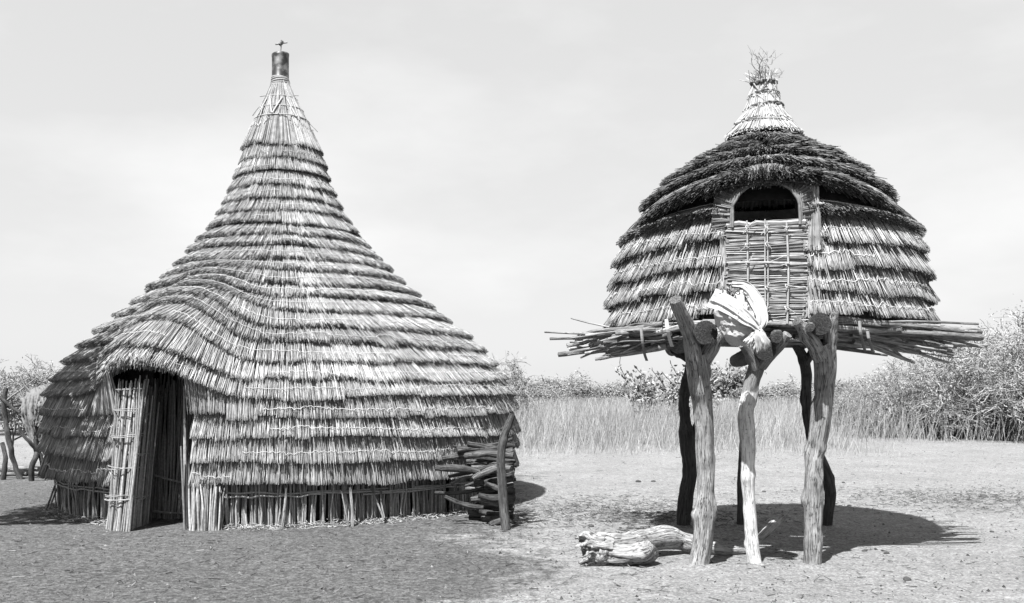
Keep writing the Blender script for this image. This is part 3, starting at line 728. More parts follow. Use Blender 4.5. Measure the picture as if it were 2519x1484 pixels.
# straw packing round the arch (front wall above the hatch)
mb = MB(); A0 = arch(.275, 2.66, 3.08, 1.35, 40); A1 = arch(.42, 2.62, 3.22, 1.28, 40)
nA = len(A0); mb.add(np.vstack([A0, A1]), [np.stack([np.arange(nA - 1), np.arange(1, nA), np.arange(1, nA) + nA, np.arange(nA - 1) + nA], -1)], .4)
f = rng.uniform(0, nA - 1.01, 420); i0 = f.astype(int); w_ = (f - i0)[:, None]
B0 = A0[i0] * (1 - w_) + A0[i0 + 1] * w_; B1 = A1[i0] * (1 - w_) + A1[i0 + 1] * w_
mb.straws(B0 + gn * rng.uniform(0, .03, 420)[:, None], B1 + gn * rng.uniform(0, .03, 420)[:, None], .006, .005, rng.uniform(.25, .6, 420), rng.uniform(.25, .6, 420)); mb.build('arch_packing', M['gstraw'], gran)
# side bundles either side of the hatch
for s, u0, u1, zt in [(-1, -.345, -.285, 3.0), (1, .285, .40, 3.0)]:
    mb = MB(); n = 420; u = rng.uniform(u0, u1, n); z0 = 1.97 + np.abs(rng.normal(0, .015, n)); 
    if s > 0: z0 = np.where(rng.random(n) < .6, 2.52 + rng.normal(0, .02, n), z0)
    P0 = np.array([gp(a, b_, 1.365 + rng.uniform(-.05, .012)) for a, b_ in zip(u + rng.normal(0, .012, n), z0)]); P1 = np.array([gp(a, 2.98 + rng.normal(0, .03), 1.30 + rng.uniform(-.03, .02)) for a in u])
    tn = np.clip(rng.lognormal(0, .28, n), .4, 1.8); mb.straws(P0, P1, .0042, .004, tn * .8, tn); mb.build('jamb_thatch', M['gstraw'], gran)
# crown: bound straw finial
zc = lambda y: CAMH + (HOR - y) / F * GD
def crownR(z): return np.interp(z, [zc(345), zc(322), zc(300), zc(272), zc(240), zc(212), zc(196)], [.36, .305, .225, .16, .128, .118, .085])
mb = MB(); n = 1500; th = rng.uniform(-math.pi, math.pi, n)
for (za, zb) in [(zc(340), zc(296)), (zc(306), zc(268)), (zc(276), zc(236)), (zc(244), zc(194))]:
    r0 = crownR(np.full(n, za)) + rng.normal(0, .008, n); r1 = crownR(np.full(n, zb)) + rng.normal(0, .006, n) - .008
    P0 = ringpt(GC, th, r0, np.full(n, za) + rng.normal(0, .012, n)); P1 = ringpt(GC, th + rng.normal(0, .05, n), r1, np.full(n, zb) + rng.normal(0, .012, n))
    tn = np.clip(rng.lognormal(.10, .2, n), .6, 1.8); mb.straws(P0, P1, .0048, .0044, tn, tn)
mb.build('crown_straw', M['gstraw'], gran)
for y, rr, tn in [(206, .016, .42), (240, .015, .45), (271, .020, .42), (312, .009, .6)]:
    mb = MB(); a = np.linspace(0, 2 * math.pi, 40, endpoint=False); z = zc(y)
    for q in range(2):
        P = ringpt(GC, a, crownR(np.full(40, z)) + .008 + rng.normal(0, .005, 40), z + .016 * np.sin(a + y) + .012 * q + rng.normal(0, .005, 40)); rope(mb, P, rr * .7, 5, tn, closed=True)
    mb.build('binding_ring', M['reed'], gran)
for (a0, y0, a1, y1) in [(-.9, 206, -.2, 240), (.5, 196, -.3, 238), (.9, 210, 1.1, 238), (-.5, 240, .3, 270), (.4, 240, 1.0, 272), (-.2, 270, -1.0, 312), (.3, 272, .9, 312), (-1.3, 272, -1.2, 318)]:
    mb = MB(); fs = np.linspace(0, 1, 7); zz = zc(y0) + (zc(y1) - zc(y0)) * fs
    rope(mb, ringpt(GC, TG + a0 + (a1 - a0) * fs, crownR(zz) + .014, zz), .007, 4, 1.0); mb.build('binding_strap', M['reed'], gran)
# twig spray on the crown
mb = MB(); g = np.random.default_rng(21); segs = []
top = np.array([GX - .02, GD, zc(200)])
for s in range(11):
    p = top + g.normal(0, .03, 3) * [1, 1, 0]; d = np.array([g.normal(-.05, .3), g.normal(0, .25), 1.0]); r = .0055
    for q in range(7):
        d = d + g.normal(0, .55, 3) * [1, 1, .6]; d /= np.linalg.norm(d); n_ = p + d * g.uniform(.04, .06); segs.append((p, n_, r)); r *= .88
        if q > 2:
            for w in range(2): e_ = d + g.normal(0, .8, 3); e_ /= np.linalg.norm(e_); segs.append((n_, n_ + e_ * g.uniform(.02, .06), r * .7))
        p = n_
mb.straws([a for a, b_, c in segs], [b_ for a, b_, c in segs], [c for a, b_, c in segs], [c * .8 for a, b_, c in segs], .8, .8); mb.build('twig_spray', M['twig'], gran)
mb = MB(); n = 260; th = rng.uniform(-3.14, 3.14, n); P0 = ringpt(GC, th, np.abs(rng.normal(0, .05, n)), np.full(n, zc(205))); P1 = P0 + np.stack([rng.normal(-.02, .05, n), rng.normal(0, .05, n), rng.uniform(.03, .12, n)], -1); mb.straws(P0, P1, .004, .003, 1.3, 1.3); mb.build('crown_tuft', M['gstraw'], gran)

# platform: lying sticks, one by one
g = np.random.default_rng(31)
def stick(P, r0, r1, seed, tone=1.0, name='platform_stick', mat='stick'):
    mb = MB(); n = len(P); limb(mb, P, np.linspace(r0, r1, n), sides=8, step=.07, rough=.2, seed=seed, tone=tone, knots=3, wob=.016); return mb.build(name, M[mat], gran, True)
ns = 64
for q in range(ns):
    dq = 7.36 + 2.4 * (q / ns) ** 1.15 + g.normal(0, .03)
    half = math.sqrt(max(.25, 1.75 ** 2 - (dq - 8.7) ** 2)); 
    cen = GX + g.normal(0, .12) - .0 * (dq - 7); hl = min(half + g.uniform(-.05, .25), 1.68) if dq > 7.5 else g.uniform(1.2, 1.6)
    yaw = g.normal(0, .05); z = g.uniform(1.885, 1.965); dro = g.uniform(0, .10)
    a, b2 = -hl * g.uniform(.8, 1.08), hl * g.uniform(.8, 1.08)
    if g.random() < .5: a *= .55
    elif g.random() < .4: b2 *= .55
    P = []
    for f in np.linspace(0, 1, 6):
        u = a + (b2 - a) * f; P.append([cen + u, dq + yaw * u + .10 * abs(u) * (dq < 8.2), z - dro * (u / 1.6) ** 2 + g.normal(0, .010)])
    if g.random() < .5: P = P[::-1]
    r = np.clip(g.lognormal(-4.0, .4), .008, .04); stick(np.array(P), r, r * g.uniform(.45, .8), 2000 + q, np.clip(g.lognormal(-.05, .3), .45, 1.6))
# bundles of sticks fanning out at both sides, drooping
for s in (-1, 1):
    for q in range(42):
        x0 = (1660 if s < 0 else 2040) + g.normal(0, 35); y0 = g.uniform(795, 830); d0 = g.uniform(7.36, 7.7)
        xe = (g.uniform(1395, 1500) if s < 0 else g.uniform(2215, 2375)); ye = (y0 - 812) * 1.2 + g.uniform(828, 868); d1 = g.uniform(7.7, 8.5)
        A = at(x0, y0, d0); B = at(xe, ye, d1); m_ = (A + B) / 2 + [0, 0, g.uniform(.0, .04)]
        r = np.clip(g.lognormal(-4.2, .45), .006, .03); stick(np.array([A, A * .6 + m_ * .4 + g.normal(0, .01, 3), m_ + g.normal(0, .015, 3), B * .6 + m_ * .4 + g.normal(0, .015, 3), B]), r, r * .6, 2300 + q + 50 * (s > 0), np.clip(g.lognormal(0, .3), .5, 1.7))
for (pts, r) in [([(1660, 828, 7.6), (1500, 824, 7.9), (1340, 817, 8.1)], .013), ([(1500, 805, 7.9), (1450, 795, 8.0), (1405, 783, 8.0)], .009), ([(1640, 850, 7.6), (1550, 868, 7.7), (1465, 884, 7.8)], .030),
               ([(1600, 848, 7.7), (1520, 858, 7.8), (1440, 870, 7.9)], .024), ([(2100, 840, 7.5), (2170, 862, 7.6), (2250, 892, 7.7)], .022), ([(2120, 838, 7.6), (2230, 862, 7.8), (2335, 893, 7.9)], .018),
               ([(2200, 820, 7.7), (2320, 834, 8.0), (2420, 854, 8.1)], .013), ([(2060, 784, 7.38), (2170, 795, 7.42), (2310, 803, 7.7)], .028), ([(2050, 806, 7.36), (2150, 812, 7.42), (2330, 815, 7.9)], .030),
               ([(1700, 800, 7.36), (1600, 820, 7.5), (1410, 832, 8.0)], .026), ([(1900, 796, 7.34), (1990, 800, 7.34), (2060, 806, 7.36)], .03), ([(1690, 798, 7.36), (1800, 797, 7.33), (1960, 796, 7.33)], .03)]:
    stick(np.array([at(*p) for p in pts]), r, r * .6, int(pts[0][0] + pts[0][1]), 1.15)
# ties of bark and cloth round the platform
for (x, y0, y1, d) in [(1640, 786, 835, 7.15), (1578, 808, 870, 7.45), (2135, 815, 850, 7.15), (2115, 790, 845, 7.2)]:
    mb = MB(); P = np.array([at(x, y0, d), at(x + 3, (y0 + y1) / 2, d - .06), at(x + 8, y1, d), at(x + 14, y1 + 18, d + .05)]); V = []
    P, _ = smooth_path(P, np.ones(4), .02)
    w = .013 if x == 1640 else .011
    for p in P: V += [p + [-w, 0, 0], p + [w * .2, -.008, 0], p + [w, 0, 0]]
    V = np.array(V); V = np.vstack([V, V + [0, .006, 0]]); n = len(P); q = []
    for i_ in range(n - 1):
        for k_ in range(2): q.append([i_ * 3 + k_, i_ * 3 + k_ + 1, i_ * 3 + k_ + 4, i_ * 3 + k_ + 3]); q.append([3 * n + i_ * 3 + k_, 3 * n + i_ * 3 + k_ + 1, 3 * n + i_ * 3 + k_ + 4, 3 * n + i_ * 3 + k_ + 3])
    mb.add(V, [np.array(q)], 1.0 if x == 1640 else .30); mb.build('tie_strip', M['twine'], gran)

# beams lying in the forks
def beam(x, y, d0, r, back_x, name='beam', tone=.9, mat='stick'):
    a = at(x, y, d0); b2 = np.array([back_x, 10.2, a[2] + .02]); mb = MB()
    limb(mb, [a, a * .66 + b2 * .34 + [0, 0, .02], a * .33 + b2 * .67, b2], [r, r * 1.02, r * .95, r * .9], sides=16, step=.08, rough=.07, seed=int(x), tone=tone, capdome=.12)
    return mb.build(name, M[mat], gran, True)
beam(1737, 818, 7.05, .088, 1.75, tone=.36); beam(2018, 797, 7.08, .085, 3.15, tone=.32); beam(1884, 862, 7.25, .080, 2.45, tone=.28)
mb = MB(); limb(mb, [at(1992, 806, 7.02), at(2000, 800, 7.3)], [.035, .035], sides=10, step=.04, seed=66, tone=.6); mb.build('beam_stub', M['stick'], gran, True)
mb = MB(); limb(mb, [at(1912, 828, 7.15), at(1908, 822, 7.6)], [.048, .045], sides=12, step=.03, rough=.2, seed=67, tone=.45); mb.build('beam_stub', M['stick'], gran, True)

# legs: forked posts
def leg(trunk, arms, mat, seed, tone=1.0, tone_fn=None, label=None, fiss=.0, hole=None):
    mb = MB()
    def conv(pts): return [at(x, y, d) for x, y, w, d in pts], [px(w / 2 * .86, d) for x, y, w, d in pts]
    P, Rr = conv(trunk); P[0] = P[0].copy(); P[0][2] -= .06
    limb(mb, P, Rr, sides=26, step=.02, rough=.15, seed=seed, wob=.007, tone=tone, knots=10, fissure=max(fiss, .06), tone_fn=tone_fn)
    for q, a in enumerate(arms):
        P, Rr = conv(a); limb(mb, P, Rr, sides=18, step=.022, rough=.14, wob=.010, seed=seed + q + 1, tone=tone, knots=3, fissure=fiss, tone_fn=tone_fn, capdome=.35)
    o = mb.build('leg', M[mat], gran, True)
    if label: o['label'] = label
    return o
leg([(1716, 1390, 62, 7.58), (1733, 1300, 50, 7.57), (1737, 1200, 46, 7.55), (1735, 1100, 47, 7.52), (1730, 1000, 54, 7.48), (1722, 920, 62, 7.42), (1716, 868, 62, 7.38)],
    [[(1712, 900, 50, 7.36), (1702, 850, 44, 7.28), (1690, 800, 42, 7.15), (1676, 765, 42, 7.05), (1663, 736, 40, 6.98)], [(1728, 900, 48, 7.42), (1745, 860, 54, 7.36), (1762, 828, 50, 7.3), (1775, 812, 30, 7.28)]], 'bleached', 71, fiss=.10)
def tB(V):  # darker tone above a wavy line under the fork
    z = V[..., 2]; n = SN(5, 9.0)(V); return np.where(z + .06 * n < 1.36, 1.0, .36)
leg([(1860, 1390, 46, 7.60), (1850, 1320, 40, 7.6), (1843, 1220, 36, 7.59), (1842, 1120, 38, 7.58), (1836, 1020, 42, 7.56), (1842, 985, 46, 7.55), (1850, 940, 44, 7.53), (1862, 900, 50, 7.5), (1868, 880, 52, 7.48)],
    [[(1862, 905, 34, 7.46), (1845, 875, 32, 7.42), (1826, 848, 26, 7.36)], [(1872, 900, 38, 7.46), (1900, 870, 32, 7.4), (1920, 845, 34, 7.34), (1938, 822, 26, 7.28)]], 'white', 81, tone_fn=tB, label='bleached white forked post with darker tone near its fork')
leg([(1998, 1395, 48, 7.58), (2002, 1300, 54, 7.58), (2006, 1230, 56, 7.57), (2004, 1150, 56, 7.55), (2012, 1080, 52, 7.53), (2022, 1000, 56, 7.5), (2030, 920, 56, 7.44), (2028, 870, 60, 7.4), (2018, 845, 64, 7.38)],
    [[(2018, 880, 50, 7.36), (2000, 845, 44, 7.3), (1978, 812, 44, 7.22), (1960, 790, 30, 7.16)], [(2036, 890, 44, 7.4), (2044, 840, 36, 7.34), (2050, 795, 32, 7.28), (2054, 768, 24, 7.24)]], 'bleached', 91, fiss=.14, tone=.95)
leg([(1682, 1298, 38, 9.85), (1688, 1240, 42, 9.8), (1698, 1170, 40, 9.75), (1694, 1110, 44, 9.7), (1690, 1065, 44, 9.7), (1684, 1030, 28, 9.7), (1682, 985, 28, 9.7), (1690, 950, 38, 9.65), (1700, 900, 28, 9.6), (1706, 850, 30, 9.5)],  # rear posts: shade below the platform put into their near-black colour
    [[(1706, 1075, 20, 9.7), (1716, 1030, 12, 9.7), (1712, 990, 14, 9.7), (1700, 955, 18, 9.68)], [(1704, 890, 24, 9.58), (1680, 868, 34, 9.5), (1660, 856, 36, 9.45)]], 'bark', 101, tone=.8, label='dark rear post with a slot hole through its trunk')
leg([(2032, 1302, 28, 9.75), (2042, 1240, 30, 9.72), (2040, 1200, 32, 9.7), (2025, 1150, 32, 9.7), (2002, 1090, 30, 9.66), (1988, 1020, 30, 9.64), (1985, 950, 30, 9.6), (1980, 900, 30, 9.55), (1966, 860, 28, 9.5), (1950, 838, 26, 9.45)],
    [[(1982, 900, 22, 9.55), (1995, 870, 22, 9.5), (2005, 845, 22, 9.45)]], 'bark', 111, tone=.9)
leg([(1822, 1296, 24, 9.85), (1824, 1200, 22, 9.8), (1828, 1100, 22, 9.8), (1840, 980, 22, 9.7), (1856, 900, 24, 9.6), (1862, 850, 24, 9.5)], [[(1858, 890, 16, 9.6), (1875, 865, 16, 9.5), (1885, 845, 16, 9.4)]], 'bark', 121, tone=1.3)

# ------------------------------------------------------------------ cloth bundle hung on the fork
bd = thing('cloth_bundle', at(1820, 860, 6.92), 'knotted white cloth bundle of dry stalks hanging on the granary fork', 'bundle')
mb = MB(); c0 = at(1812, 785, 6.94); pin = at(1866, 812, 6.84); nu, nv = 150, 110
u = np.linspace(0, 2 * math.pi, nu, endpoint=False); v = np.linspace(.50, math.pi, nv)
U, Vv = np.meshgrid(u, v); D3 = np.stack([np.sin(Vv) * np.cos(U), np.sin(Vv) * np.sin(U), np.cos(Vv)], -1)
ax = np.array([.19, .13, .215]); P = D3 * ax
rel = P + c0 - pin; dd = np.linalg.norm(rel, axis=-1); ang = np.arctan2(rel[..., 2], rel[..., 0])
nz_ = SN(61, 5.0); qa = np.stack([np.cos(ang) * 1.0, np.sin(ang) * 1.0, dd * .8], -1); fold = 1 - np.abs(nz_(qa * .75)) * 2.6 + .5 * nz_(qa * 1.9 + 4)
f2 = np.abs(nz_(P * 3.4 + 11)); ridged = 1 - np.clip(f2 * 2.4, 0, 1)
nz2 = SN(67, 5.0); rd = lambda q_: 1 - np.clip(np.abs(nz2(q_)) * 3.0, 0, 1)
warp = P + .05 * np.stack([nz_(P * 1.3), nz_(P * 1.3 + 9), nz_(P * 1.3 + 17)], -1)
disp = .016 * fold * np.exp(-(dd / .26) ** 2) + .030 * rd(warp * 2.6 * [1, 1, .6]) + .016 * rd(warp * 5.5 * [1.2, 1, .7] + 7) + .006 * rd(warp * 12 + 3) - .022 + .02 * nz_(P * .9 + 5)
P = P * (1 + 0) + D3 * disp[..., None]
tilt = .30; P = np.stack([P[..., 0] * math.cos(tilt) - P[..., 2] * math.sin(tilt) * .55, P[..., 1], P[..., 2] * math.cos(tilt) + P[..., 0] * math.sin(tilt) * -.45], -1)
pinw = np.exp(-(np.linalg.norm(P + c0 - pin, axis=-1) / .085) ** 2); P = P - (np.array([0, -.05, 0])) * pinw[..., None] * -0.6
ragn = .03 * np.sin(U * 5 + 1) * (Vv < .75); P[..., 2] += ragn
i_ = np.arange(nv - 1)[:, None] * nu; k_ = np.arange(nu)[None, :]; k2 = (k_ + 1) % nu
mb.add(P + c0, [np.stack([i_ + k_, i_ + k2, i_ + nu + k2, i_ + nu + k_], -1).reshape(-1, 4)], 1.0 + .12 * nz_(P * 1.1)); mb.build('cloth', M['cloth'], bd, True)
def scarf(pts, wid, seed, name, mat='cloth', amp=.010, parent=bd, nfold=1.7, ny_=26, tatter=0, thick=.0):
    """a strip of gathered cloth following a path (points, half widths)"""
    P, Wd = smooth_path(np.array(pts), np.array(wid), .012); n = len(P); T = np.gradient(P, axis=0); T /= np.linalg.norm(T, axis=1, keepdims=True)
    side = np.cross(T, [0, -1.0, .0]); side /= np.linalg.norm(side, axis=1, keepdims=True) + 1e-6; nrm = np.cross(side, T); s = np.linspace(-1, 1, ny_)
    g = np.random.default_rng(seed); ph = g.uniform(0, 6, 3); q = np.linspace(0, 1, n)[:, None]; nn = SN(seed, 6.0)
    V = P[:, None] + side[:, None] * (s[None, :, None] * Wd[:, None, None])
    qq = np.stack([s[None] * nfold * .42 + 0 * q, q * .55 + 0 * s[None], 0 * q + 0 * s[None] + seed], -1); rid = lambda z_: 1 - np.clip(np.abs(nn(z_)) * 2.6, 0, 1)
    h = amp * (1.5 * rid(qq * .8) + .9 * rid(qq * 1.9 + 3) + .35 * rid(qq * [4, 9, 1] + 8) - .8) - .25 * np.abs(s[None]) ** 2 * Wd[:, None]
    V = V - nrm[:, None] * 0 + np.array([0, -1.0, 0])[None, None] * h[..., None]
    if tatter: V[-4:, :, 2] -= (g.uniform(0, tatter, ny_))[None, :] * np.linspace(.25, 1, 4)[:, None]
    mb = MB(); i_ = np.arange(n - 1)[:, None] * ny_; k_ = np.arange(ny_ - 1)[None, :]
    mb.add(V, [np.stack([i_ + k_, i_ + k_ + 1, i_ + ny_ + k_ + 1, i_ + ny_ + k_], -1).reshape(-1, 4)], 1.0)
    o = mb.build(name, M[mat], parent, True); so = o.modifiers.new('thickness', 'SOLIDIFY'); so.thickness = .004; return o
scarf([at(1750, 732, 6.91), at(1790, 748, 6.83), at(1830, 778, 6.795), at(1858, 800, 6.79), at(1868, 814, 6.79)], [.075, .07, .055, .035, .02], 3, 'cloth_fold', amp=.012)
scarf([at(1800, 701, 6.95), at(1836, 707, 6.89), at(1864, 745, 6.85), at(1876, 785, 6.82), at(1867, 814, 6.80)], [.03, .045, .055, .045, .02], 4, 'cloth_fold', amp=.012)
scarf([at(1866, 810, 6.78), at(1872, 828, 6.765), at(1878, 845, 6.77), at(1880, 856, 6.79)], [.022, .045, .055, .05], 5, 'cloth_tail', tatter=.03)
scarf([at(1864, 812, 6.79), at(1856, 830, 6.79), at(1842, 848, 6.81)], [.02, .035, .05], 6, 'cloth_tail', tatter=.02)
mb = MB(); n = 240; th = rng.uniform(0, 6.28, n); c = at(1806, 722, 6.93); P0 = c + np.stack([rng.normal(0, .045, n), rng.normal(0, .03, n), rng.normal(-.015, .022, n)], -1); dv = rng.normal(0, 1, (n, 3)) * [1, .5, .6]; dv /= np.linalg.norm(dv, axis=1, keepdims=True)
mb.straws(P0, P0 + dv * rng.uniform(.02, .06, n)[:, None], .0045, .004, rng.uniform(.2, .7, n), rng.uniform(.2, .7, n), bend=rng.normal(0, .01, (n, 3)))
stuff(mb.build('dry_stalks', M['gstraw'], bd))

# ------------------------------------------------------------------ the fallen log
lg = thing('fallen_log', at(1600, 1385, 8.0), 'gnarled bleached log with torn root end lying before the granary', 'log')
mb = MB()
def lp(lst): return [at(x, y, d) for x, y, d, r in lst], [px(r, d) for x, y, d, r in lst]
P, Rr = lp([(1438, 1356, 7.62, 22), (1470, 1348, 7.66, 33), (1495, 1343, 7.7, 36), (1540, 1338, 7.8, 34), (1590, 1330, 7.95, 28), (1640, 1322, 8.1, 29), (1690, 1332, 8.15, 23), (1730, 1345, 8.15, 16), (1790, 1352, 8.15, 14), (1840, 1348, 8.2, 13), (1868, 1325, 8.3, 11), (1900, 1295, 8.45, 11), (1932, 1268, 8.6, 8)])
limb(mb, P, Rr, sides=26, step=.018, rough=.20, seed=131, knots=12, fissure=.14, tone=.85); 
P, Rr = lp([(1490, 1362, 7.60, 26), (1545, 1360, 7.58, 24), (1590, 1352, 7.58, 27), (1606, 1340, 7.58, 22)]); limb(mb, P, Rr, sides=30, step=.012, rough=.30, seed=133, knots=8, fissure=.45, capdome=.15, tone=.75)
mb.build('trunk', M['pale'], lg, True)
g = np.random.default_rng(5)
for q in range(26):
    mb = MB(); y0 = g.uniform(1326, 1372); x0 = g.uniform(1475, 1530); x1 = g.uniform(1412, 1462); y1 = y0 + (y0 - 1345) * .5 + g.uniform(-12, 22)
    if q % 5 == 0: x0, y0, x1, y1 = g.uniform(1490, 1580), 1370, g.uniform(1480, 1570) - 20, 1394
    y1 = min(max(y1, 1318), 1396); d = g.uniform(7.52, 7.64)
    p0 = at(x0, y0, d + .04); p1 = at(x1, y1, d - g.uniform(0, .06)); r = g.uniform(.016, .042)
    limb(mb, [p0, p0 * .6 + p1 * .4 + g.normal(0, .012, 3), p0 * .3 + p1 * .7 + g.normal(0, .018, 3), p1], [r * 1.2, r * 1.25, r * .9, r * .25], sides=14, step=.010, rough=.28, seed=700 + q, tone=g.uniform(.5, 1.05), fissure=.55, knots=2, wob=.012); mb.build('root_splinter', M['pale'], lg, True)

# ================================================================== WOODPILE right of the hut
g = np.random.default_rng(41)
pile_post = MB()
limb(pile_post, [at(1246, 1302, 9.45), at(1240, 1250, 9.45), at(1236, 1190, 9.44), at(1232, 1130, 9.42), at(1238, 1085, 9.4), at(1252, 1045, 9.38), at(1262, 1020, 9.36)], np.array([.052, .046, .046, .042, .044, .040, .03]), sides=14, step=.03, rough=.1, seed=151, knots=4)
tag(pile_post.build('stake', M['firewood'], None, True), 'bent upright stake holding back the firewood pile', 'stake')
logs = [(1130, 1105, 1262, 1080, .020), (1118, 1098, 1250, 1088, .014), (1150, 1092, 1262, 1102, .030), (1125, 1108, 1262, 1112, .045), (1090, 1128, 1262, 1108, .036), (1145, 1122, 1262, 1122, .038), (1072, 1152, 1180, 1162, .034), (1160, 1150, 1262, 1130, .036),
        (1105, 1172, 1262, 1138, .026), (1110, 1190, 1230, 1150, .022), (1165, 1178, 1262, 1152, .042), (1180, 1165, 1262, 1168, .036), (1170, 1188, 1262, 1178, .034), (1145, 1196, 1262, 1182, .020), (1070, 1212, 1190, 1202, .020), (1095, 1222, 1190, 1248, .028), (1170, 1245, 1262, 1242, .036),
        (1160, 1228, 1262, 1215, .038), (1180, 1205, 1262, 1198, .036), (1190, 1262, 1262, 1258, .032), (1165, 1290, 1225, 1262, .026), (1150, 1284, 1262, 1280, .028), (1205, 1292, 1264, 1288, .030), (1185, 1232, 1264, 1230, .040), (1195, 1190, 1264, 1210, .035), (1185, 1275, 1264, 1270, .04), (1200, 1140, 1264, 1145, .04), (1172, 1256, 1264, 1252, .034), (1178, 1218, 1266, 1226, .034)]
spec = {0: 'thin pale stick sloping up on top of the firewood pile', 3: 'thick split log lying near the top of the firewood pile', 6: 'short firewood log jutting furthest left from the pile middle', 15: 'curved branch sloping down from the hut wall into the pile', 20: 'forked branch sloping to the ground at the pile foot'}
for q in range(26):
    y_ = 1112 + 180 * q / 25 + g.normal(0, 4); logs.append((g.uniform(1140, 1195), y_ + g.normal(0, 7), g.uniform(1255, 1268), y_ + g.normal(0, 7), g.uniform(.022, .042)))
for q, (x0, y0, x1, y1, r) in enumerate(logs):
    d0 = 9.62 + (g.uniform(0, .5) if q < 29 else g.uniform(.3, .8)) ; d1 = d0 + g.normal(0, .08); mb = MB(); a = at(x0, y0, d0); b2 = at(x1, y1, d1)
    nrm_ = g.normal(0, .018, 3)
    limb(mb, [a, a * .66 + b2 * .34 + nrm_ + g.normal(0, .012, 3), a * .33 + b2 * .67 + nrm_, b2], np.array([.8, 1, 1, .9]) * r * g.uniform(.85, 1.15), sides=12, step=.03, rough=.16, seed=800 + q, knots=4, fissure=.12, tone=np.clip(g.lognormal(0, .35), .5, 2.0))
    o = mb.build('firewood_log', M['firewood'], None, True)
    tag(o, spec.get(q, 'weathered firewood log in the %s third of the pile beside the hut' % ('top' if (y0 + y1) / 2 < 1155 else 'middle' if (y0 + y1) / 2 < 1222 else 'bottom')), 'log', 'firewood logs beside the hut')

# ================================================================== FENCE far left with cloth
fd = 15.0
fe = thing('branch_fence', at(70, 1178, fd), 'rough fence of crooked dark branches left of the hut', 'fence')
def fpart(pts, r, name, mat='bark', tone=1.0, seed=1):
    mb = MB(); limb(mb, [at(x, y, fd + dd_) for x, y, dd_ in pts], np.linspace(r, r * .7, len(pts)) * .68, sides=10, step=.04, wob=.03, rough=.14, seed=seed, tone=tone, knots=3); return mb.build(name, M[mat], fe, True)
fpart([(52, 1180, 0), (40, 1140, 0), (24, 1090, 0), (14, 1040, 0), (10, 990, 0), (16, 955, 0)], .07, 'post', seed=1)
fpart([(8, 1180, -.1), (10, 1130, -.1), (6, 1090, 0)], .06, 'post', seed=2)
fpart([(78, 1182, -.3), (84, 1140, -.3), (92, 1110, -.2), (88, 1080, -.2)], .07, 'post', seed=3)
fpart([(104, 1176, -.2), (106, 1140, -.2), (98, 1115, -.2), (70, 1085, -.3), (52, 1065, -.3), (50, 1050, -.3)], .05, 'post', seed=4)
fpart([(132, 1160, 0), (124, 1120, 0), (114, 1070, 0), (120, 1020, 0), (128, 970, 0)], .06, 'post', seed=5)
fpart([(-20, 985, .1), (30, 1000, .1), (90, 985, .1), (150, 990, .1)], .03, 'rail', seed=6, tone=1.3)
fpart([(-20, 1062, .15), (40, 1055, .1), (90, 1048, .1), (150, 1040, .1)], .025, 'rail', seed=7, tone=1.3)
fpart([(-10, 972, -.05), (20, 995, -.05), (50, 1015, -.05)], .04, 'rail', seed=8)
fpart([(52, 930, .0), (70, 960, .0), (78, 985, .0)], .03, 'rail', 'bleached', seed=9)
fpart([(-20, 1150, .6), (60, 1155, .6), (160, 1150, .6)], .09, 'lying_log', 'stick', seed=10)
fpart([(-20, 1168, .3), (60, 1166, .3), (150, 1164, .3)], .06, 'lying_log', 'stick', seed=11, tone=.8)
for q_, pp in enumerate([[(0, 1000, .2), (50, 960, .2), (90, 930, .2)], [(20, 1090, .2), (70, 1060, .2), (120, 1010, .2)], [(30, 1120, .1), (36, 1050, .1), (30, 980, .1)], [(60, 1060, .2), (64, 1010, .2), (50, 960, .2)], [(110, 1100, .2), (140, 1050, .2), (150, 980, .2)], [(0, 1040, .1), (60, 1030, .1), (140, 1010, .1)]]): fpart(pp, .022, 'branch', 'stick', seed=30 + q_)
cl_ = thing('draped_cloth', at(90, 1110, fd - .2), 'pale dusty cloth draped over the branch fence', 'cloth')
scarf([at(85, 955, fd), at(84, 975, fd - .12), at(82, 1020, fd - .18), at(88, 1060, fd - .16), at(92, 1115, fd - .15)], [.16, .23, .22, .17, .05], 12, 'cloth_sheet', mat='greycloth', amp=.035, parent=cl_, nfold=5, ny_=44)
scarf([at(110, 958, fd), at(112, 985, fd - .15), at(104, 1020, fd - .2), at(96, 1050, fd - .2)], [.12, .14, .13, .08], 13, 'cloth_sheet', mat='greycloth', amp=.03, parent=cl_, nfold=4, ny_=40)

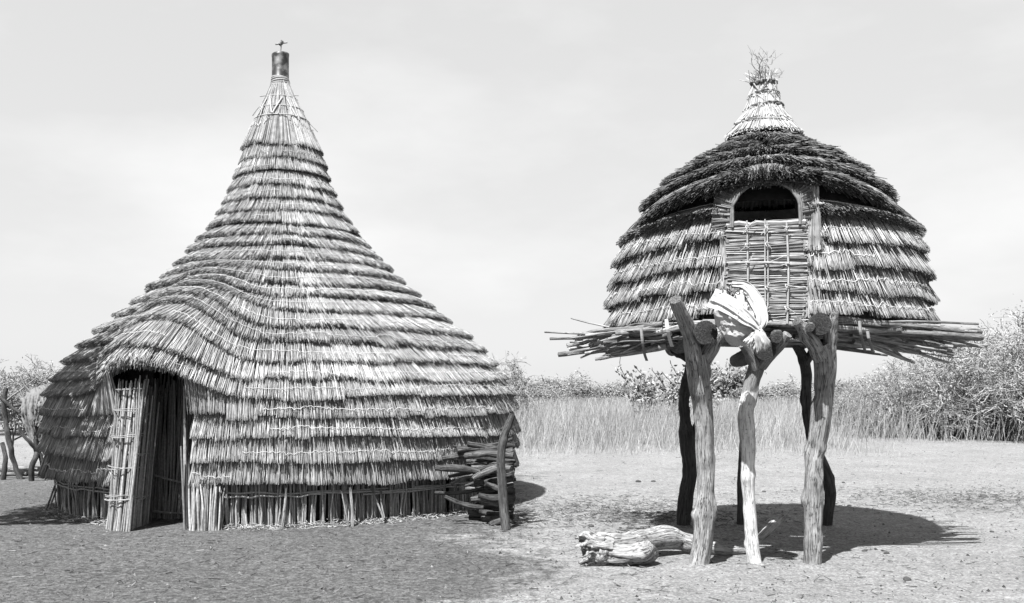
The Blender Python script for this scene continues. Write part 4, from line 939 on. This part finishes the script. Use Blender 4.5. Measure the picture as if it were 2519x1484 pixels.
# ================================================================== VEGETATION
def bush_meshes(seed, H, W, stems, lean=(0, 0), leaves=3500, leaf=.05, tw=1.0, droop=.25, levels=3, rbase=.03, leafmat='leaf', twigmat='twig', fineness=1.0, ltone=1.0):
    g = np.random.default_rng(seed); S0, S1, A0, A1 = [], [], [], []; tips = []
    def grow(p, d, length, r, lev):
        n = 5 if lev < 3 else 3; seg = length / n
        for q in range(n):
            d = d + g.normal(0, .22, 3) + np.array([lean[0], lean[1], 0]) * .12 - np.array([0, 0, droop]) * .18 * (q / n) * (lev > 0)
            d /= np.linalg.norm(d); p2 = p + d * seg
            if p2[2] < .03: p2[2] = .03
            S0.append(p); S1.append(p2); A0.append(r * (1 - .12 * q)); A1.append(r * (1 - .12 * (q + 1)))
            p = p2
            if lev < levels and q >= (1 if lev == 0 else 0):
                for w in range(2 if lev < 2 else 1):
                    e_ = d + g.normal(0, .75, 3); e_ /= np.linalg.norm(e_); grow(p, e_, length * g.uniform(.38, .62), r * .5, lev + 1)
            if lev >= levels - 1: tips.append(p)
    for s in range(stems):
        a = g.uniform(0, 6.28); b_ = g.uniform(.25, 1.15)
        d = np.array([math.cos(a) * b_ * W / H + lean[0], math.sin(a) * b_ * .8 * W / H + lean[1], 1.0]); d /= np.linalg.norm(d)
        grow(np.array([g.normal(0, W * .12), g.normal(0, W * .1), 0.0]), d, H * g.uniform(.6, .95), rbase * g.uniform(.6, 1.2), 0)
    S0 = np.array(S0); S1 = np.array(S1); A0 = np.maximum(np.array(A0), .006 * tw); A1 = np.maximum(np.array(A1), .005 * tw)
    mb = MB(); tn = np.clip(g.lognormal(0, .25, len(S0)), .5, 1.8); mb.straws(S0, S1, A0, A1, tn, tn)
    st = mb.build('stem', M[twigmat]); me1 = st.data; bpy.data.objects.remove(st)
    tips = np.array(tips); c = tips[g.integers(0, len(tips), leaves)] + g.normal(0, .10, (leaves, 3)) * H / 2.5; c[:, 2] = np.maximum(c[:, 2], .05); lo_ = (c[:, 2] < .28 * H) & (g.random(leaves) < .7); hi_ = c[c[:, 2] > .3 * H]
    if len(hi_): c[lo_] = hi_[g.integers(0, len(hi_), lo_.sum())] + g.normal(0, .05, (lo_.sum(), 3))
    a = g.normal(0, 1, (leaves, 3)); a /= np.linalg.norm(a, axis=1, keepdims=True); b_ = np.cross(a, g.normal(0, 1, (leaves, 3))); b_ /= np.linalg.norm(b_, axis=1, keepdims=True)
    L_ = leaf * g.uniform(.6, 1.5, leaves)[:, None]; a = a * L_; b_ = b_ * L_ * .5
    V = np.stack([c - a, c + b_, c + a, c - b_], 1); mb = MB(); mb.add(V, [np.arange(leaves * 4).reshape(-1, 4)], np.repeat(np.clip(g.lognormal(0, .35, leaves), .4, 2.2), 4) * ltone)
    cr = mb.build('crown', M[leafmat]); me2 = cr.data; bpy.data.objects.remove(cr)
    return me1, me2
def place(name, meshes, loc, rz, s, label, cat, group=None):
    e = thing(name, loc, label, cat, group); e.rotation_euler = (0, 0, rz); e.scale = s if isinstance(s, tuple) else (s, s, s)
    for nm, me in zip(('stem', 'crown'), meshes):
        o = bpy.data.objects.new(nm, me); sc.collection.objects.link(o); o.parent = e
    return e
big = [bush_meshes(11, 3.2, 3.0, 17, lean=(.45, 0), leaves=26000, leaf=.027, tw=1.6, levels=3, rbase=.045), bush_meshes(12, 3.4, 3.2, 18, lean=(.55, .1), leaves=26000, leaf=.027, tw=1.6, levels=3, rbase=.045)]
low = [bush_meshes(21, 2.0, 2.6, 10, lean=(.3, 0), leaves=12000, leaf=.036, tw=1.6, levels=3, rbase=.03), bush_meshes(22, 2.2, 3.0, 10, lean=(-.2, 0), leaves=12000, leaf=.036, tw=1.6, levels=3, rbase=.03), bush_meshes(23, 1.8, 2.4, 10, leaves=12000, leaf=.036, tw=1.6, levels=3, rbase=.03)]
def gpos(x, y): 
    d = F * CAMH / (y - HOR); return ((x - CXP) / F * d, d, 0)
bigs = [(2110, 1075, .40, 'lowest thorn bush at the left end of the big thicket'), (2200, 1074, .48, 'mid height thorn bush in the thicket right of the granary'), (2285, 1078, .56, 'thorn bush of the thicket below the right platform stick ends'),
        (2370, 1078, .66, 'tall thorn bush of the thicket with bare grey stems at its foot'), (2455, 1082, .78, 'tallest thorn bush of the thicket at the right picture edge'), (2560, 1082, .9, 'thorn bush cut off by the right picture edge')]
for q, (x, y, s, lab) in enumerate(bigs):
    p = gpos(x, y); place('thorn_bush', big[q % 2], p, rng.normal(0, .25), (s * 1.5, s * 1.2, s), lab, 'bush', 'thorn bushes of the right thicket')
    place('thorn_bush', big[(q + 1) % 2], (p[0] + rng.uniform(.3, 1.2), p[1] + rng.uniform(2.5, 4.5), 0), rng.normal(0, .3), (s * 1.5, s * 1.2, s * 1.05), 'thorn bush in the rear row of the right thicket', 'bush', 'rear thorn bushes of the right thicket')
for q in range(30):
    x = -4 + q * 1.45 + rng.uniform(-.5, .5); d = rng.uniform(44, 58); s = rng.uniform(.72, 1.0)
    place('scrub_bush', low[q % 3], (x * d / 50, d, 0), rng.uniform(0, 6.28), (s * 1.9, s * 1.2, s), 'low scrub bush in the line behind the dry grass', 'bush', 'scrub line behind the grass')
for q, (x, y, s, lab) in enumerate([(1320, 1040, .72, 'rounded scrub bush right of the big hut at the grass edge'), (1440, 1030, .66, 'scrub bush left of the milkweed shrub'), (2080, 1040, .62, 'scrub bush between the granary legs and the thicket'), (1960, 1035, .6, 'scrub bush seen between the granary posts')]):
    place('scrub_bush', low[(q + 1) % 3], gpos(x, y), rng.uniform(0, 6), (s * 1.7, s * 1.2, s), lab, 'bush')
bare = bush_meshes(31, 2.6, 1.6, 5, leaves=250, leaf=.05, tw=1.3, rbase=.02)
wisp = bush_meshes(33, 2.3, 2.2, 12, leaves=3500, leaf=.032, tw=1.5, rbase=.025, ltone=.8)
# bushes left of the hut
for q, (x, y, s, lab) in enumerate([(110, 1062, 1.05, 'leafy thorn bush rising behind the fence left of the hut'), (175, 1058, 1.0, 'thorn bush showing over the left eaves of the hut'), (30, 1070, .78, 'low tangled bush behind the fence at the left edge')]):
    place('thorn_bush', wisp, gpos(x, y), rng.uniform(0, 6), (s * 1.15, s * 1.1, s * .86), lab, 'bush')
place('bare_bush', bare, gpos(1215, 1075), 1.0, .82, 'nearly bare twiggy bush behind the right side of the hut', 'bush')
# milkweed shrubs and a small tree in the grass
mw = bush_meshes(41, 1.9, 1.1, 9, leaves=800, leaf=.065, tw=2.2, levels=1, rbase=.03, droop=0, ltone=1.0)
place('milkweed_shrub', mw, gpos(1605, 1072), .3, 1.15, 'milkweed shrub with pale stems and round leaves left of the granary posts', 'shrub', 'milkweed shrubs')
place('milkweed_shrub', mw, gpos(1668, 1068), 2.1, 1.2, 'milkweed shrub just behind the dark slotted rear post', 'shrub', 'milkweed shrubs')
tr = bush_meshes(42, 3.4, 1.6, 3, leaves=5200, leaf=.10, tw=2.5, levels=3, rbase=.06, ltone=.9)
place('small_tree', tr, gpos(1800, 1038), .5, .78, 'small rounded tree seen under the hanging cloth bundle', 'tree')
# grass
mb = MB(); n = 62000; d = 20.0 + 27.5 * rng.random(n) ** 1.15; xr = rng.uniform(-.12, .62, n); x = xr * d
edge_n = SN(8, .35); keep = d > 24.5 + 1.6 * edge_n(np.stack([x, 0 * x, 0 * x], -1)) + np.where(x > 8.6, 5 + 0 * x, 0) - rng.random(n) ** 2.2 * 5.0
d = d[keep]; x = x[keep]; n = len(d); h = rng.uniform(.35, 1.15, n) * np.clip((d - 19) / 7, .2, 1.1); P0 = np.stack([x, d, np.full(n, -.02)], -1); P1 = P0 + np.stack([rng.normal(.06, .24, n) * h, rng.normal(0, .2, n) * h, h], -1)
tn = np.clip(rng.lognormal(.02, .18, n), .5, 2.0); mb.straws(P0, P1, .0055, .003, tn, tn * 1.1)
o = stuff(mb.build('dry_grass', M['grass'])); tag(o, 'tall pale dry grass field behind the granary', 'grass')


# leafy tree added out of view to cast shade on the hut's left flank
def added_shade_tree(base, crown, rad, seed, label, n=4200):
    g = np.random.default_rng(seed); e = thing('added_shade_tree', (base[0], base[1], 0), label, 'tree')
    base = np.array(base, float); crown = np.array(crown, float); rad = np.array(rad)
    mb = MB(); fk = base * .45 + crown * .55; fk[2] = crown[2] * .55
    limb(mb, [base - [0, 0, .1], base * .7 + fk * .3 + [0, 0, .3], fk], [.2, .16, .12], sides=12, step=.1, seed=seed, knots=4)
    for q in range(7):
        t_ = crown + g.normal(0, .55, 3) * rad; limb(mb, [fk, (fk + t_) / 2 + g.normal(0, .12, 3), t_], [.085, .05, .02], sides=7, step=.15, seed=seed + q)
    mb.build('trunk', M['bark'], e, True)
    c = g.normal(0, 1, (n, 3)); c /= np.linalg.norm(c, axis=1, keepdims=True); c = crown + c * rad * (g.random(n) ** .45)[:, None] * (1 + .16 * SN(seed, 3.0)(c))[:, None]
    a = g.normal(0, 1, (n, 3)); a /= np.linalg.norm(a, axis=1, keepdims=True); b_ = np.cross(a, g.normal(0, 1, (n, 3))); b_ /= np.linalg.norm(b_, axis=1, keepdims=True); L_ = .06 * g.uniform(.7, 1.4, n)[:, None]
    mb = MB(); mb.add(np.stack([c - a * L_, c + b_ * L_ * .6, c + a * L_, c - b_ * L_ * .6], 1), [np.arange(n * 4).reshape(-1, 4)], np.repeat(g.uniform(.6, 1.4, n), 4)); mb.build('crown', M['darkleaf'], e)
added_shade_tree((-7.6, 7.9, 0), (-6.25, 8.25, 4.5), (1.05, 1.25, .8), 1, 'added leafy tree out of view on the left, shading the left flank of the hut')
# ================================================================== ground litter
def blob_mesh(name, seed, mat):
    g = np.random.default_rng(seed); mb = MB(); nn_ = SN(seed, 2.0); u = np.linspace(0, 2 * math.pi, 9, endpoint=False); v = np.linspace(0.25, math.pi - .25, 5); U, V_ = np.meshgrid(u, v)
    D3 = np.stack([np.sin(V_) * np.cos(U), np.sin(V_) * np.sin(U), np.cos(V_)], -1); P = D3 * (1 + .35 * nn_(D3))[..., None]
    i_ = np.arange(4)[:, None] * 9; k_ = np.arange(9)[None, :]; k2 = (k_ + 1) % 9
    mb.add(P, [np.stack([i_ + k_, i_ + k2, i_ + 9 + k2, i_ + 9 + k_], -1).reshape(-1, 4), np.arange(9)[None, ::1], (36 + np.arange(9))[None, ::-1]]); o = mb.build(name, mat); me = o.data; bpy.data.objects.remove(o); return me
cm = [blob_mesh('clod', 60 + q, M['clod']) for q in range(5)]
clods = [(2232, 1428, 17, 'largest dark clod on the sand right of the granary'), (2182, 1362, 12, 'dark clod at the edge of the granary shadow'), (2128, 1356, 9, None), (1850, 1262, 8, None), (2385, 1230, 9, None), (2420, 1222, 14, 'dark clod at the right edge of the trampled litter'), (2352, 1232, 10, None), (2505, 1232, 10, None), (2075, 1190, 7, None), (2090, 1246, 7, None), (1880, 1210, 7, None), (2265, 1258, 6, None),
         (1570, 1186, 9, 'dark clod on the sand left of the granary posts'), (1608, 1185, 8, None), (1495, 1250, 9, None), (1540, 1255, 8, None), (1455, 1297, 12, 'flat dark clod beside the fallen log root'), (1650, 1420, 6, None), (2330, 1300, 8, None), (2440, 1310, 7, None), (1900, 1440, 6, None), (2120, 1455, 6, None)]
for q, (x, y, w, lab) in enumerate(clods):
    p = gpos(x, y); o = bpy.data.objects.new('clod', cm[q % 5]); sc.collection.objects.link(o); s = px(w / 2 * 1.15, p[1]); o.location = (p[0], p[1], float(gz(p[0], p[1])) + s * .25); o.scale = (s * 1.3, s, s * .7); o.rotation_euler = (0, 0, rng.uniform(0, 6))
    tag(o, lab or 'small dark clod lying on the pale sand', 'clod', 'dark clods on the sand')
o = bpy.data.objects.new('pale_scrap', blob_mesh('pale_scrap', 90, M['cloth'])); sc.collection.objects.link(o); p = gpos(2056, 1064); o.location = (p[0], p[1], .12); o.scale = (.17, .12, .13); tag(o, 'white scrap lying at the foot of the thicket', 'scrap')
for (x0, y0, x1, y1, lab) in [(1965, 1898 / 1.2957, 2032, 1900 / 1.2957, None)]: pass
# pebbles and crumbs
mb = MB(); n = 11000; d = 5.6 + 19 * rng.random(n) ** 1.7; x = rng.uniform(-.6, .6, n) * d; inl = x < 0; keep = ~((np.hypot(x - HCX, d - HD) < 2.95)); keep &= (rng.random(n) < np.where(x > 0, .45, 1.0)); d = d[keep]; x = x[keep]; n = len(d)
s = np.clip(rng.lognormal(-5.0, .5, n), .003, .020); c = np.stack([x, d, gz(x, d) + s * .2], -1); T4 = np.array([[1, 0, -.3], [-.5, .87, -.3], [-.5, -.87, -.3], [0, 0, .75]])
V = c[:, None] + T4[None] * s[:, None, None] * rng.uniform(.7, 1.4, (n, 4, 1)); a = (np.arange(n) * 4)[:, None]; tn = np.where(rng.random(n) < .93, rng.uniform(.5, 1.8, n), rng.uniform(2, 4, n))
mb.add(V, [np.concatenate([a + [[0, 1, 3]], a + [[1, 2, 3]], a + [[2, 0, 3]]])], np.repeat(tn, 4)); o = stuff(mb.build('pebbles', M['clod'])); tag(o, 'small pebbles and crumbs scattered over the bare ground', 'pebbles')
# trampled litter patches and loose straws
mb = MB(); pts = []
for (x, y, sx_, sy_, n_) in [(1500, 1258, .9, .8, 1700), (1640, 1272, .6, .4, 600), (2420, 1228, 1.0, .7, 1500), (1300, 1290, .5, .8, 200), (2200, 1240, .8, .8, 250), (1600, 1400, 2.2, .9, 110), (2200, 1420, 2.4, 1.0, 130), (600, 1390, 3.0, 1.0, 260), (200, 1400, 2.0, 1.0, 140), (1000, 1400, 2.2, 1.0, 180), (1850, 1130, 5.0, 3.0, 350)]:
    p = gpos(x, y); pts.append(np.stack([p[0] + rng.normal(0, sx_, n_), p[1] + rng.normal(0, sy_, n_)], -1))
q = np.concatenate(pts); q = q[np.hypot(q[:, 0] - HCX, q[:, 1] - HD) > 3.0]; n = len(q); P0 = np.stack([q[:, 0], q[:, 1], gz(q[:, 0], q[:, 1]) + .006], -1); a = rng.uniform(0, 6.28, n); ln = rng.uniform(.02, .10, n); P1 = P0 + np.stack([np.cos(a) * ln, np.sin(a) * ln, rng.uniform(0, .02, n)], -1)
tn = np.where(rng.random(n) < .72, rng.uniform(.10, .45, n), rng.uniform(.3, .8, n)); mb.straws(P0, P1, .0034, .0026, tn, tn); o = stuff(mb.build('loose_straw', M['straw'])); tag(o, 'loose straws and bark bits littering the bare ground', 'straw')
print('objects', len(bpy.data.objects), 'tris ~', sum(len(m_.polygons) for m_ in bpy.data.meshes) * 2)
